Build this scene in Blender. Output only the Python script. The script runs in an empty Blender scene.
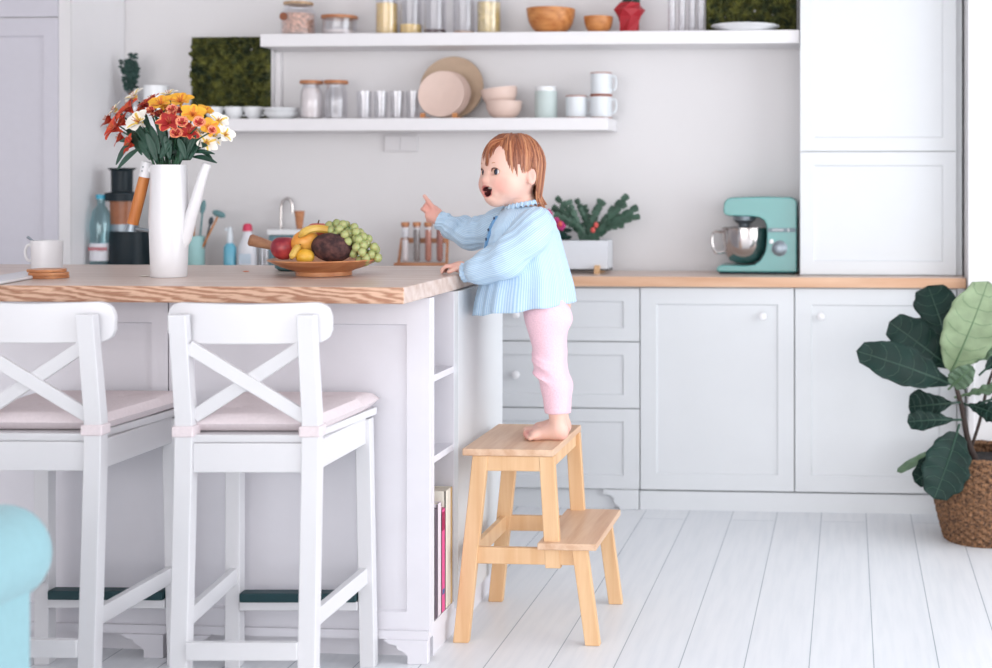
import bpy, bmesh, math, random
import numpy as np
from mathutils import Vector, Matrix
random.seed(7); np.random.seed(7)
C = bpy.context.scene.collection
PI = math.pi
# ---------------------------------------------------------------- camera geometry
YAW = math.radians(4); CC, SS = math.cos(YAW), math.sin(YAW)
FP, CX, HY, EYE = 1400.0, 751.0, 183.0, 1.28
def WX(px, y):
    u = (px-CX)/FP
    return y*(u*CC-SS)/(CC+u*SS)
def W(px, py, y):
    x = WX(px, y); d = -x*SS+y*CC
    return Vector((x, y, EYE-(py-HY)*d/FP))
def G(px, py, z):
    """point at height z seen at px,py"""
    d = (EYE-z)*FP/(py-HY); u = (px-CX)/FP
    return Vector((d*(-SS+u*CC), d*(CC+u*SS), z))

# ---------------------------------------------------------------- materials
def node(nt, t, **kw):
    n = nt.nodes.new(t)
    for k, v in kw.items():
        setattr(n, k, v)
    return n
def lin(c):
    return tuple(((v/255)/12.92 if v/255 <= .04045 else ((v/255+.055)/1.055)**2.4) for v in c)+(1,)
MATS = {}
def mat(name, rgb, rough=.5, metal=0, var=.04, scale=30, bump=0, spec=.5, sss=0, coat=0, sheen=0):
    if name in MATS: return MATS[name]
    m = bpy.data.materials.new(name); m.use_nodes = True; nt = m.node_tree
    b = nt.nodes['Principled BSDF']
    b.inputs['Roughness'].default_value = rough; b.inputs['Metallic'].default_value = metal
    b.inputs['Specular IOR Level'].default_value = spec
    if sss:
        b.inputs['Subsurface Weight'].default_value = sss
        b.inputs['Subsurface Radius'].default_value = (1, .35, .2); b.inputs['Subsurface Scale'].default_value = .012
    if coat: b.inputs['Coat Weight'].default_value = coat
    if sheen: b.inputs['Sheen Weight'].default_value = sheen
    tc = node(nt, 'ShaderNodeTexCoord'); nz = node(nt, 'ShaderNodeTexNoise'); nz.inputs['Scale'].default_value = scale
    nz.inputs['Detail'].default_value = 3
    nt.links.new(tc.outputs['Object'], nz.inputs['Vector'])
    rp = node(nt, 'ShaderNodeValToRGB'); c = lin(rgb)
    rp.color_ramp.elements[0].position = .3; rp.color_ramp.elements[1].position = .7
    rp.color_ramp.elements[0].color = tuple(max(0, v*(1-var)) for v in c[:3])+(1,)
    rp.color_ramp.elements[1].color = tuple(min(1, v*(1+var)) for v in c[:3])+(1,)
    nt.links.new(nz.outputs['Fac'], rp.inputs['Fac']); nt.links.new(rp.outputs['Color'], b.inputs['Base Color'])
    if bump:
        bp = node(nt, 'ShaderNodeBump'); bp.inputs['Strength'].default_value = bump; bp.inputs['Distance'].default_value = .01
        nt.links.new(nz.outputs['Fac'], bp.inputs['Height']); nt.links.new(bp.outputs['Normal'], b.inputs['Normal'])
    MATS[name] = m; return m
def wood(name, c1, c2, axis='x', scale=6, rough=.5, dist=3, stretch=12, spec=.4, contrast=(.3, .75), band=1.2, wamt=.35):
    m = bpy.data.materials.new(name); m.use_nodes = True; nt = m.node_tree; b = nt.nodes['Principled BSDF']
    b.inputs['Roughness'].default_value = rough; b.inputs['Specular IOR Level'].default_value = spec
    tc = node(nt, 'ShaderNodeTexCoord'); mp = node(nt, 'ShaderNodeMapping')
    s = [1, 1, 1]; s['xyz'.index(axis)] = 1/stretch; mp.inputs['Scale'].default_value = [v*scale for v in s]
    nt.links.new(tc.outputs['Object'], mp.inputs['Vector'])
    wv = node(nt, 'ShaderNodeTexNoise'); wv.inputs['Scale'].default_value = 4; wv.inputs['Detail'].default_value = 4
    wv.inputs['Distortion'].default_value = dist*.3; wv.inputs['Roughness'].default_value = .65
    nt.links.new(mp.outputs['Vector'], wv.inputs['Vector'])
    wa = node(nt, 'ShaderNodeTexWave'); wa.inputs['Scale'].default_value = band; wa.inputs['Distortion'].default_value = dist*2
    wa.bands_direction = 'DIAGONAL'; wa.inputs['Detail'].default_value = 3
    nt.links.new(mp.outputs['Vector'], wa.inputs['Vector'])
    mx = node(nt, 'ShaderNodeMath', operation='ADD'); m2 = node(nt, 'ShaderNodeMath', operation='MULTIPLY'); m2.inputs[1].default_value = .5
    wm = node(nt, 'ShaderNodeMath', operation='MULTIPLY'); wm.inputs[1].default_value = wamt; nt.links.new(wa.outputs['Fac'], wm.inputs[0]); wn = node(nt, 'ShaderNodeMath', operation='MULTIPLY'); wn.inputs[1].default_value = 2-wamt; nt.links.new(wv.outputs['Fac'], wn.inputs[0]); nt.links.new(wn.outputs[0], mx.inputs[0]); nt.links.new(wm.outputs[0], mx.inputs[1]); nt.links.new(mx.outputs[0], m2.inputs[0])
    rp = node(nt, 'ShaderNodeValToRGB'); rp.color_ramp.elements[0].color = lin(c1); rp.color_ramp.elements[1].color = lin(c2)
    rp.color_ramp.elements[0].position = contrast[0]; rp.color_ramp.elements[1].position = contrast[1]
    nt.links.new(m2.outputs[0], rp.inputs['Fac']); nt.links.new(rp.outputs['Color'], b.inputs['Base Color'])
    MATS[name] = m; return m
def glassy(name, tint=(235, 240, 242), clear=.8, rough=.03):
    m = bpy.data.materials.new(name); m.use_nodes = True; nt = m.node_tree
    nt.nodes.remove(nt.nodes['Principled BSDF']); b = node(nt, 'ShaderNodeBsdfGlossy'); b.inputs['Color'].default_value = lin(tint); b.inputs['Roughness'].default_value = max(.12, rough)
    tr = node(nt, 'ShaderNodeBsdfTransparent'); lw = node(nt, 'ShaderNodeLayerWeight'); lw.inputs['Blend'].default_value = .35
    tr.inputs['Color'].default_value = lin(tint)
    mr = node(nt, 'ShaderNodeMapRange'); mr.inputs['To Min'].default_value = (1-clear)*.35; mr.inputs['To Max'].default_value = (1-clear)*2.2
    mx = node(nt, 'ShaderNodeMixShader'); nt.links.new(lw.outputs['Facing'], mr.inputs['Value'])
    nt.links.new(mr.outputs['Result'], mx.inputs['Fac']); nt.links.new(tr.outputs[0], mx.inputs[1]); nt.links.new(b.outputs[0], mx.inputs[2])
    nt.links.new(mx.outputs[0], nt.nodes['Material Output'].inputs['Surface']); MATS[name] = m; return m

# ---------------------------------------------------------------- mesh builder
class MB:
    def __init__(s): s.v = []; s.f = []; s.m = []; s.mi = 0
    def add(s, vs, fs, mi=None):
        o = len(s.v); s.v += [tuple(v) for v in vs]; mi = s.mi if mi is None else mi
        s.f += [tuple(i+o for i in f) for f in fs]; s.m += [mi]*len(fs); return s
    def box(s, x0, x1, y0, y1, z0, z1, mi=None):
        return s.add([(x0,y0,z0),(x1,y0,z0),(x1,y1,z0),(x0,y1,z0),(x0,y0,z1),(x1,y0,z1),(x1,y1,z1),(x0,y1,z1)],
                     [(0,3,2,1),(4,5,6,7),(0,1,5,4),(1,2,6,5),(2,3,7,6),(3,0,4,7)], mi)
    def bar(s, a, b, w, t, side=(0, 1, 0), w2=None, t2=None, mi=None):
        """square bar from a to b; w measured across 'side', t along it"""
        a, b = Vector(a), Vector(b); d = (b-a).normalized(); sd = Vector(side); sd = (sd-d*sd.dot(d)).normalized(); o = d.cross(sd)
        w2 = w if w2 is None else w2; t2 = t if t2 is None else t2; vs = []
        for p, ww, tt in ((a, w, t), (b, w2, t2)):
            for i, j in ((-1,-1),(1,-1),(1,1),(-1,1)): vs.append(p+o*(ww/2*i)+sd*(tt/2*j))
        return s.add(vs, [(3,2,1,0),(4,5,6,7),(0,1,5,4),(1,2,6,5),(2,3,7,6),(3,0,4,7)], mi)
    def post(s, x0, x1, y0, y1, z0, xa0, xa1, ya0, ya1, z1, mi=None):
        """horizontal cut ends: rectangle at z0 to rectangle at z1"""
        return s.add([(x0,y0,z0),(x1,y0,z0),(x1,y1,z0),(x0,y1,z0),(xa0,ya0,z1),(xa1,ya0,z1),(xa1,ya1,z1),(xa0,ya1,z1)],
                     [(0,3,2,1),(4,5,6,7),(0,1,5,4),(1,2,6,5),(2,3,7,6),(3,0,4,7)], mi)
    def tube(s, pts, r, n=10, cap=True, mi=None, sx=1.0):
        pts = [Vector(p) for p in pts]; k = len(pts); rs = [r]*k if isinstance(r, (int, float)) else list(r)
        vs = []; up = None
        for i, p in enumerate(pts):
            d = (pts[min(i+1, k-1)]-pts[max(i-1, 0)]).normalized()
            if up is None:
                up = Vector((0, 0, 1)) if abs(d.z) < .9 else Vector((0, 1, 0))
            up = (up-d*up.dot(d)).normalized(); o = d.cross(up)
            for j in range(n):
                a = 2*PI*j/n; vs.append(p+(up*math.cos(a)+o*math.sin(a)*sx)*rs[i])
        fs = [(i*n+j, i*n+(j+1) % n, (i+1)*n+(j+1) % n, (i+1)*n+j) for i in range(k-1) for j in range(n)]
        if cap: fs += [tuple(range(n-1, -1, -1)), tuple((k-1)*n+j for j in range(n))]
        return s.add(vs, [f[::-1] for f in fs], mi)
    def lathe(s, prof, n=32, c=(0, 0, 0), mi=None, sx=1, sy=1, close=False):
        vs = []; fs = []; k = len(prof)
        for r, z in prof:
            for j in range(n):
                a = 2*PI*j/n; vs.append((c[0]+r*sx*math.cos(a), c[1]+r*sy*math.sin(a), c[2]+z))
        for i in range(k-1):
            for j in range(n): fs.append((i*n+j, i*n+(j+1) % n, (i+1)*n+(j+1) % n, (i+1)*n+j))
        if prof[0][0] > 1e-5 and not close: fs.append(tuple(range(n-1, -1, -1)))
        if prof[-1][0] > 1e-5 and not close: fs.append(tuple((k-1)*n+j for j in range(n)))
        return s.add(vs, fs, mi)
    def prism(s, out, a0, a1, axis='y', mi=None):
        n = len(out); vs = []
        for a in (a0, a1):
            for p, q in out: vs.append({'y': (p, a, q), 'z': (p, q, a), 'x': (a, p, q)}[axis])
        fs = [tuple(range(n)), tuple(range(2*n-1, n-1, -1))]+[(i, i+n, (i+1) % n+n, (i+1) % n) for i in range(n)]
        return s.add(vs, fs, mi)
    def ball(s, c, r, n=16, k=10, mi=None):
        if isinstance(r, (int, float)): r = (r, r, r)
        vs = [(c[0], c[1], c[2]-r[2])]; fs = []
        for i in range(1, k):
            t = PI*i/k
            for j in range(n):
                a = 2*PI*j/n; vs.append((c[0]+r[0]*math.sin(t)*math.cos(a), c[1]+r[1]*math.sin(t)*math.sin(a), c[2]-r[2]*math.cos(t)))
        vs.append((c[0], c[1], c[2]+r[2])); L = len(vs)-1
        for j in range(n): fs.append((0, 1+(j+1) % n, 1+j)); fs.append((L, 1+(k-2)*n+j, 1+(k-2)*n+(j+1) % n))
        for i in range(k-2):
            for j in range(n): fs.append((1+i*n+j, 1+i*n+(j+1) % n, 1+(i+1)*n+(j+1) % n, 1+(i+1)*n+j))
        return s.add(vs, fs, mi)
    def grid(s, P, nu, nv, wrapu=False, wrapv=False, mi=None):
        vs = [P(i, j) for i in range(nu) for j in range(nv)]; fs = []
        for i in range(nu if wrapu else nu-1):
            for j in range(nv if wrapv else nv-1):
                fs.append((i*nv+j, ((i+1) % nu)*nv+j, ((i+1) % nu)*nv+(j+1) % nv, i*nv+(j+1) % nv))
        return s.add(vs, fs, mi)
    def xf(s, M, start=0):
        s.v[start:] = [tuple(M @ Vector(v)) for v in s.v[start:]]; return s

def wl(o):
    p = Vector((0, 0, 0))
    while o is not None: p = p+o.location; o = o.parent
    return p
def obj(name, mb, mats, parent=None, world=False, smooth=False, bev=0, sub=0, solid=0, label=None, loc=None, weld=True):
    me = bpy.data.meshes.new(name)
    off = wl(parent) if (world and parent is not None) else Vector((0, 0, 0))
    if loc is not None and world: off = Vector(loc)
    me.from_pydata([(v[0]-off[0], v[1]-off[1], v[2]-off[2]) for v in mb.v], [], mb.f)
    if not isinstance(mats, (list, tuple)): mats = [mats]
    for m in mats: me.materials.append(m)
    me.polygons.foreach_set('material_index', mb.m)
    bm = bmesh.new(); bm.from_mesh(me); bmesh.ops.recalc_face_normals(bm, faces=bm.faces); bm.to_mesh(me); bm.free()
    if smooth:
        me.polygons.foreach_set('use_smooth', [True]*len(me.polygons))
    me.update(); o = bpy.data.objects.new(name, me); C.objects.link(o)
    if loc is not None: o.location = loc
    if parent is not None: o.parent = parent
    if solid: md = o.modifiers.new('solid', 'SOLIDIFY'); md.thickness = solid; md.offset = 0
    if bev:
        md = o.modifiers.new('bevel', 'BEVEL'); md.width = bev; md.segments = 2; md.limit_method = 'ANGLE'
        me.polygons.foreach_set('use_smooth', [True]*len(me.polygons)); md.harden_normals = True
    if sub: md = o.modifiers.new('sub', 'SUBSURF'); md.levels = sub; md.render_levels = sub
    if smooth and not sub and not bev:
        try: me.set_sharp_from_angle(angle=math.radians(40))
        except Exception: pass
    if label: o['label'] = label
    return o
def tag(o, label, cat, group=None):
    o['label'] = label; o['category'] = cat
    if group: o['group'] = group
    return o
def thing(name, label, cat, loc=(0, 0, 0), rz=0, group=None):
    o = bpy.data.objects.new(name, None); C.objects.link(o); o.location = loc; o.rotation_euler = (0, 0, rz); o.empty_display_size = .05
    return tag(o, label, cat, group)
def struct(name, mb, m, **kw):
    o = obj(name, mb, m, **kw); o['kind'] = 'structure'; return o
def dup(root, loc, rz=None, label=None, group=None, scale=None):
    r = root.copy(); C.objects.link(r); r.location = loc
    if rz is not None: r.rotation_euler = (0, 0, rz)
    if scale: r.scale = scale
    if label: r['label'] = label
    if group: r['group'] = group
    for ch in list(root.children):
        c = ch.copy(); C.objects.link(c); c.parent = r
        for g in list(ch.children):
            d = g.copy(); C.objects.link(d); d.parent = c
    return r
def catmull(pts, n=6):
    P = [Vector(p) for p in pts]; out = []
    Q = [P[0]*2-P[1]]+P+[P[-1]*2-P[-2]]
    for i in range(1, len(Q)-2):
        for k in range(n):
            t = k/n; a, b, c, d = Q[i-1], Q[i], Q[i+1], Q[i+2]
            out.append(.5*((2*b)+(c-a)*t+(2*a-5*b+4*c-d)*t*t+(3*b-a-3*c+d)*t**3))
    out.append(P[-1]); return out
def interp(vals, n=6):
    return [v.x for v in catmull([(v, 0, 0) for v in vals], n)]

# ---------------------------------------------------------------- signed-distance sculpting
def ellipsoid(c, r, rot=None): return ('e', Vector(c), Vector(r) if hasattr(r, '__len__') else Vector((r, r, r)), rot)
def capsule(a, b, ra, rb=None): return ('c', Vector(a), Vector(b), ra, ra if rb is None else rb)
def sdf_mesh(prims, res, pad=.02):
    """prims: (shape, blend, sign). Union (+1) or carve (-1), smooth; surface nets"""
    lo = Vector((9, 9, 9)); hi = Vector((-9, -9, -9)); bb = []
    for sh, k, sg in prims:
        if sh[0] == 'e':
            R = max(sh[2]); a = b = sh[1]
        else:
            R = max(sh[3], sh[4]); a, b = sh[1], sh[2]
        l = [min(a[i], b[i])-R-k-.012 for i in range(3)]; h = [max(a[i], b[i])+R+k+.012 for i in range(3)]
        bb.append((l, h))
        if sg > 0:
            lo = Vector([min(lo[i], l[i]) for i in range(3)]); hi = Vector([max(hi[i], h[i]) for i in range(3)])
    n = [int((hi[i]-lo[i])/res)+2 for i in range(3)]
    F = np.full(n, .05, np.float32)
    ax = [lo[i]+np.arange(n[i], dtype=np.float32)*res for i in range(3)]
    for (sh, k, sg), (l, h) in zip(prims, bb):
        i0 = [max(0, int((l[i]-lo[i])/res)) for i in range(3)]; i1 = [min(n[i], int((h[i]-lo[i])/res)+2) for i in range(3)]
        if any(i1[i] <= i0[i] for i in range(3)): continue
        sl = tuple(slice(i0[i], i1[i]) for i in range(3))
        X = ax[0][sl[0]][:, None, None]; Y = ax[1][sl[1]][None, :, None]; Z = ax[2][sl[2]][None, None, :]
        if sh[0] == 'e':
            c, r, rot = sh[1], sh[2], sh[3]; dx, dy, dz = X-c[0], Y-c[1], Z-c[2]
            if rot is not None:
                M = rot.transposed()
                dx, dy, dz = (M[0][0]*dx+M[0][1]*dy+M[0][2]*dz, M[1][0]*dx+M[1][1]*dy+M[1][2]*dz, M[2][0]*dx+M[2][1]*dy+M[2][2]*dz)
            k0 = np.sqrt((dx/r[0])**2+(dy/r[1])**2+(dz/r[2])**2); k1 = np.sqrt((dx/r[0]**2)**2+(dy/r[1]**2)**2+(dz/r[2]**2)**2)+1e-9
            D = k0*(k0-1)/k1
        else:
            a, b, ra, rb = sh[1:]; ab = b-a; L = max(ab.length_squared, 1e-12)
            t = np.clip(((X-a[0])*ab[0]+(Y-a[1])*ab[1]+(Z-a[2])*ab[2])/L, 0, 1)
            D = np.sqrt((X-a[0]-t*ab[0])**2+(Y-a[1]-t*ab[1])**2+(Z-a[2]-t*ab[2])**2)-(ra+(rb-ra)*t)
        A = F[sl]
        if sg > 0:
            if k > 0: hh = np.maximum(k-np.abs(A-D), 0)/k; F[sl] = np.minimum(A, D)-hh*hh*k/4
            else: F[sl] = np.minimum(A, D)
        else:
            D = -D
            if k > 0: hh = np.maximum(k-np.abs(A-D), 0)/k; F[sl] = np.maximum(A, D)+hh*hh*k/4
            else: F[sl] = np.maximum(A, D)
    S = F < 0
    cell = np.zeros([m-1 for m in n], bool); 
    allin = np.ones_like(cell)
    for a in (0, 1):
        for b in (0, 1):
            for c in (0, 1):
                q = S[a:n[0]-1+a, b:n[1]-1+b, c:n[2]-1+c]; cell |= q; allin &= q
    cell &= ~allin
    idx = np.full(cell.shape, -1, np.int64); I = np.argwhere(cell); idx[cell] = np.arange(len(I))
    acc = np.zeros((len(I), 3)); cnt = np.zeros(len(I))
    for a in (0, 1, 2):
        o1, o2 = [(1, 2), (0, 2), (0, 1)][a]
        for p in (0, 1):
            for q in (0, 1):
                A0 = I.copy(); A0[:, o1] += p; A0[:, o2] += q; A1 = A0.copy(); A1[:, a] += 1
                f0 = F[A0[:, 0], A0[:, 1], A0[:, 2]]; f1 = F[A1[:, 0], A1[:, 1], A1[:, 2]]
                ok = (f0 < 0) != (f1 < 0); t = np.where(ok, f0/np.where(ok, f0-f1, 1), 0)
                pt = A0.astype(float); pt[:, a] += t; acc[ok] += pt[ok]; cnt[ok] += 1
    V = acc/cnt[:, None]*res+np.array(lo)
    faces = []
    for a in (0, 1, 2):
        o1, o2 = (a+1) % 3, (a+2) % 3
        sh0 = [slice(None)]*3; sh1 = [slice(None)]*3; sh0[a] = slice(0, n[a]-1); sh1[a] = slice(1, n[a])
        E = S[tuple(sh0)] != S[tuple(sh1)]; P = np.argwhere(E)
        P = P[(P[:, o1] > 0) & (P[:, o2] > 0) & (P[:, o1] < n[o1]-1) & (P[:, o2] < n[o2]-1)]
        q = []
        for d1, d2 in ((0, 0), (-1, 0), (-1, -1), (0, -1)):
            R = P.copy(); R[:, o1] += d1; R[:, o2] += d2; q.append(idx[R[:, 0], R[:, 1], R[:, 2]])
        q = np.stack(q, 1); q = q[(q >= 0).all(1)]; faces.append(q)
    fc = np.concatenate(faces)
    mb = MB(); mb.v = [tuple(v) for v in V]; mb.f = [tuple(int(i) for i in f) for f in fc]; mb.m = [0]*len(mb.f)
    return mb
def relax(mb, it=1, lam=.5):
    V = np.array(mb.v); F = np.array(mb.f)
    for _ in range(it):
        A = np.zeros_like(V); c = np.zeros(len(V))
        for a, b in ((0, 1), (1, 2), (2, 3), (3, 0)):
            np.add.at(A, F[:, a], V[F[:, b]]); np.add.at(A, F[:, b], V[F[:, a]]); np.add.at(c, F[:, a], 1); np.add.at(c, F[:, b], 1)
        V = V*(1-lam)+lam*A/np.maximum(c, 1)[:, None]
    mb.v = [tuple(v) for v in V]; return mb
# ================================================================ shared materials
white_cab = mat('painted white cabinet', (220, 223, 226), .45, var=.008, scale=8)
white_isl = mat('painted pale island panel', (226, 224, 230), .5, var=.02, scale=9)
white_stool = mat('white lacquered wood', (222, 221, 224), .35, var=.01, scale=6)
wall_m = mat('white plastered wall', (226, 224, 225), .9, var=.012, scale=2.5)
shelf_m = mat('white shelf board', (236, 234, 236), .5, var=.006)
knob_m = mat('white ceramic knob', (240, 240, 242), .25, var=0)
oak = wood('gloss-paled oak worktop', (200, 172, 156), (226, 208, 198), 'x', 9, .30, 2.5, 14, contrast=(.25, .7))  # gloss and overexposure on the tops are put into this paler colour
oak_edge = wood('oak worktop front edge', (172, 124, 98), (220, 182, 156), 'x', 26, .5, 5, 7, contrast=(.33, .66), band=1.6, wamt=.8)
birch = wood('pale birch', (218, 172, 126), (234, 198, 156), 'z', 7, .45, 1.5, 14)
birch_top = wood('birch plank with rosy grain', (206, 164, 132), (232, 202, 174), 'y', 8, .45, 2.5, 14)
def floor_mat():
    m = bpy.data.materials.new('white painted floorboards'); m.use_nodes = True; nt = m.node_tree; b = nt.nodes['Principled BSDF']
    b.inputs['Roughness'].default_value = .38; b.inputs['Specular IOR Level'].default_value = .4
    tc = node(nt, 'ShaderNodeTexCoord'); mp = node(nt, 'ShaderNodeMapping'); mp.inputs['Rotation'].default_value = (0, 0, PI/2)
    x0 = WX(866, 5.45); mp.inputs['Location'].default_value = (0, x0*-1, 0)
    # rotated by 90 degrees: u=-y, v=x ; shift v so that a joint lies at x0
    nt.links.new(tc.outputs['Object'], mp.inputs['Vector'])
    br = node(nt, 'ShaderNodeTexBrick'); br.offset = .37; br.offset_frequency = 2
    br.inputs['Scale'].default_value = 1; br.inputs['Brick Width'].default_value = 5.3; br.inputs['Row Height'].default_value = .1715
    br.inputs['Mortar Size'].default_value = .0017; br.inputs['Mortar Smooth'].default_value = .3
    br.inputs['Color1'].default_value = lin((236, 238, 241)); br.inputs['Color2'].default_value = lin((230, 233, 237)); br.inputs['Mortar'].default_value = lin((166, 174, 182))
    nt.links.new(mp.outputs['Vector'], br.inputs['Vector'])
    m2 = node(nt, 'ShaderNodeMapping'); m2.inputs['Scale'].default_value = (30, 2, 1); nt.links.new(tc.outputs['Object'], m2.inputs['Vector'])
    nz = node(nt, 'ShaderNodeTexNoise'); nz.inputs['Scale'].default_value = 1.6; nz.inputs['Detail'].default_value = 5; nt.links.new(m2.outputs['Vector'], nz.inputs['Vector'])
    rp = node(nt, 'ShaderNodeValToRGB'); rp.color_ramp.elements[0].position = .3; rp.color_ramp.elements[0].color = (.93, .94, .95, 1); rp.color_ramp.elements[1].position = .6; rp.color_ramp.elements[1].color = (1, 1, 1, 1)
    nt.links.new(nz.outputs['Fac'], rp.inputs['Fac'])
    mx = node(nt, 'ShaderNodeMix', data_type='RGBA', blend_type='MULTIPLY'); mx.inputs['Factor'].default_value = 1
    nt.links.new(br.outputs['Color'], mx.inputs[6]); nt.links.new(rp.outputs['Color'], mx.inputs[7]); nt.links.new(mx.outputs[2], b.inputs['Base Color'])
    bp = node(nt, 'ShaderNodeBump'); bp.inputs['Strength'].default_value = .3; bp.inputs['Distance'].default_value = .003
    iv = node(nt, 'ShaderNodeMath', operation='SUBTRACT'); iv.inputs[0].default_value = 1; nt.links.new(br.outputs['Fac'], iv.inputs[1])
    nt.links.new(iv.outputs[0], bp.inputs['Height']); nt.links.new(bp.outputs['Normal'], b.inputs['Normal']); return m

# ================================================================ the room
YB = 5.79                      # back wall
XL = WX(125, YB)               # left end of the counter run = side of the tall cabinet
XE = WX(966, 5.42)             # right end of the worktop
struct('floor', MB().box(-5.2, 3.4, -4.2, 6.0, -.05, 0), floor_mat())
struct('wall_back', MB().box(-5.2, 3.4, YB, YB+.12, 0, 2.75), wall_m)
struct('wall_right_pier', MB().box(XE+.004, XE+1.0, 5.40, YB, 0, 2.75), wall_m)
struct('wall_left', MB().box(-5.2, -5.1, -4.2, YB, 0, 2.75), wall_m)
struct('ceiling', MB().box(-5.2, 3.4, -4.2, 6.0, 2.75, 2.85), wall_m)
w = MB()   # right wall with a wide window opening
w.box(3.2, 3.3, 5.0, YB, 0, 2.75).box(3.2, 3.3, -4.2, 5.0, 0, .25).box(3.2, 3.3, -4.2, 5.0, 2.55, 2.75).box(3.2, 3.3, -4.2, .5, .25, 2.55)
struct('wall_right', w, wall_m)
wf = MB()
for yy in (.5, 2.0, 3.5, 4.94): wf.box(3.2, 3.28, yy, yy+.06, .25, 2.55)
wf.box(3.2, 3.28, .5, 5.0, .25, .31).box(3.2, 3.28, .5, 5.0, 2.49, 2.55)
struct('window_1', wf, shelf_m)
struct('trim_1', MB().box(XE+.004, XE+.03, 5.375, 5.40, 0, 2.75), shelf_m, bev=.004)

def shaker(mb, x0, x1, z0, z1, y, t=.02, fw=.06, rec=.007, fz=None):
    """framed door facing -y, front at y"""
    fz = fz or fw; a = [(x0, z0), (x1, z0), (x1, z1), (x0, z1)]
    b = [(x0+fw, z0+fz), (x1-fw, z0+fz), (x1-fw, z1-fz), (x0+fw, z1-fz)]; e = .004
    c = [(x0+fw+e, z0+fz+e), (x1-fw-e, z0+fz+e), (x1-fw-e, z1-fz-e), (x0+fw+e, z1-fz-e)]
    vs = [(p, y, q) for p, q in a]+[(p, y, q) for p, q in b]+[(p, y+rec, q) for p, q in c]+[(p, y+t, q) for p, q in a]
    fs = [(i, (i+1) % 4, 4+(i+1) % 4, 4+i) for i in range(4)]+[(4+i, 4+(i+1) % 4, 8+(i+1) % 4, 8+i) for i in range(4)]
    fs += [(8, 9, 10, 11), (15, 14, 13, 12)]+[(i, 12+i, 12+(i+1) % 4, (i+1) % 4) for i in range(4)]
    return mb.add(vs, fs)
def knob(parent, x, y, z, r=.016):
    m = MB().lathe([(0, 0), (.006, 0), (.006, .012), (r*.8, .014), (r, .02), (r*.9, .026), (r*.5, .029), (0, .03)], 20)
    m.xf(Matrix.Translation((x, y, z)) @ Matrix.Rotation(PI/2, 4, 'X'))
    return obj('knob', m, knob_m, parent, world=True, smooth=True, label='round white knob')

# ---- back run base cabinets
YD = 5.44; ZT = .875
def zpx(px, py, y): return W(px, py, y).z
xa, xb, xc, xd = WX(640, YD)-1.0, WX(640, YD), WX(794.5, YD), WX(957, YD)
g = .0025
def plinth(x0, x1, parent, foot=None):
    m = MB().box(x0, x1, YD+(.02 if foot and foot[1] < 0 else .004), YD+.04, 0, .074)
    obj('plinth', m, white_cab, parent, world=True)
    if foot is not None:
        def br(xx, s):
            out = [(0, 0), (.10, 0), (.105, .012), (.125, .018), (.135, .03), (.13, .042), (.15, .055), (.19, .06), (.19, .078), (0, .078)]
            out = [(xx+s*p*.75, q) for p, q in out]
            return out
        obj('bracket_foot', MB().prism(br(*foot), YD-.005, YD+.019), white_cab, parent, world=True, bev=.003)
dc = thing('drawer_cabinet', 'white drawer cabinet with three framed drawers behind the step stool', 'cabinet', ((xa+xb)/2, YD+.2, 0))
obj('body', MB().box(xa, xb-.001, YD+.021, YB-.005, .08, ZT-.002), white_cab, dc, world=True)
for za, zb in ((.658, .869), (.396, .658), (.078, .396)):
    d = obj('drawer', shaker(MB(), xa+g, xb-g, za+g, zb-g, YD, fw=.062, fz=.05), white_cab, dc, world=True)
    knob(d, WX(517, YD), YD, (za+zb)/2 if za > .1 else .26)
plinth(xa, xb, dc, (xb-.005, -1))
for nm, x0, x1, kx, lab in (('base_cabinet', xb, xc, 763, 'white base cabinet with one framed door, below the turquoise mixer'),
                        ('base_cabinet', xc, xd, 821, 'white base cabinet with one framed door behind the fiddle leaf fig')):
    t = thing(nm, lab, 'cabinet', ((x0+x1)/2, YD+.2, 0))
    obj('body', MB().box(x0+.001, x1-.001, YD+.021, YB-.005, .08, ZT-.002), white_cab, t, world=True)
    d = obj('door', shaker(MB(), x0+g, x1-g, .078+g, .869, YD, fw=.062), white_cab, t, world=True)
    knob(d, WX(kx, YD), YD, zpx(kx, 316, YD))
    plinth(x0, x1, t)
t = thing('base_cabinet', 'white base cabinet beneath the juicer, mostly hidden by the island', 'cabinet', ((XL+xa)/2, YD+.2, 0))
obj('body', MB().box(XL+.004, xa-.002, YD+.021, YB-.005, .08, ZT-.002), white_cab, t, world=True)
plinth(XL+.006, xa-.002, t)
obj('door', shaker(MB(), XL+.006, (XL+xa)/2-g, .08, .869, YD), white_cab, t, world=True)
obj('door', shaker(MB(), (XL+xa)/2+g, xa-g, .08, .869, YD), white_cab, t, world=True)
tag(obj('end_panel', MB().box(xd+.001, XE-.003, YD-.002, YB-.004, 0, ZT-.002), white_cab), 'narrow white end panel closing the base cabinets beside the pier', 'panel')
wt = obj('worktop', MB().box(XL+.003, XE, 5.415, YB-.003, ZT, .9154), [oak, wood('warm oak worktop edge', (208, 162, 130), (228, 190, 160), 'x', 8, .5, 2, 12)], bev=.003)  # edge in a warmer oak tone than the top, whose colour holds painted gloss
for p in wt.data.polygons:
    if p.normal.y < -.5 or p.normal.x > .5: p.material_index = 1
tag(wt, 'oak worktop along the back wall carrying the turquoise mixer', 'worktop')
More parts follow.
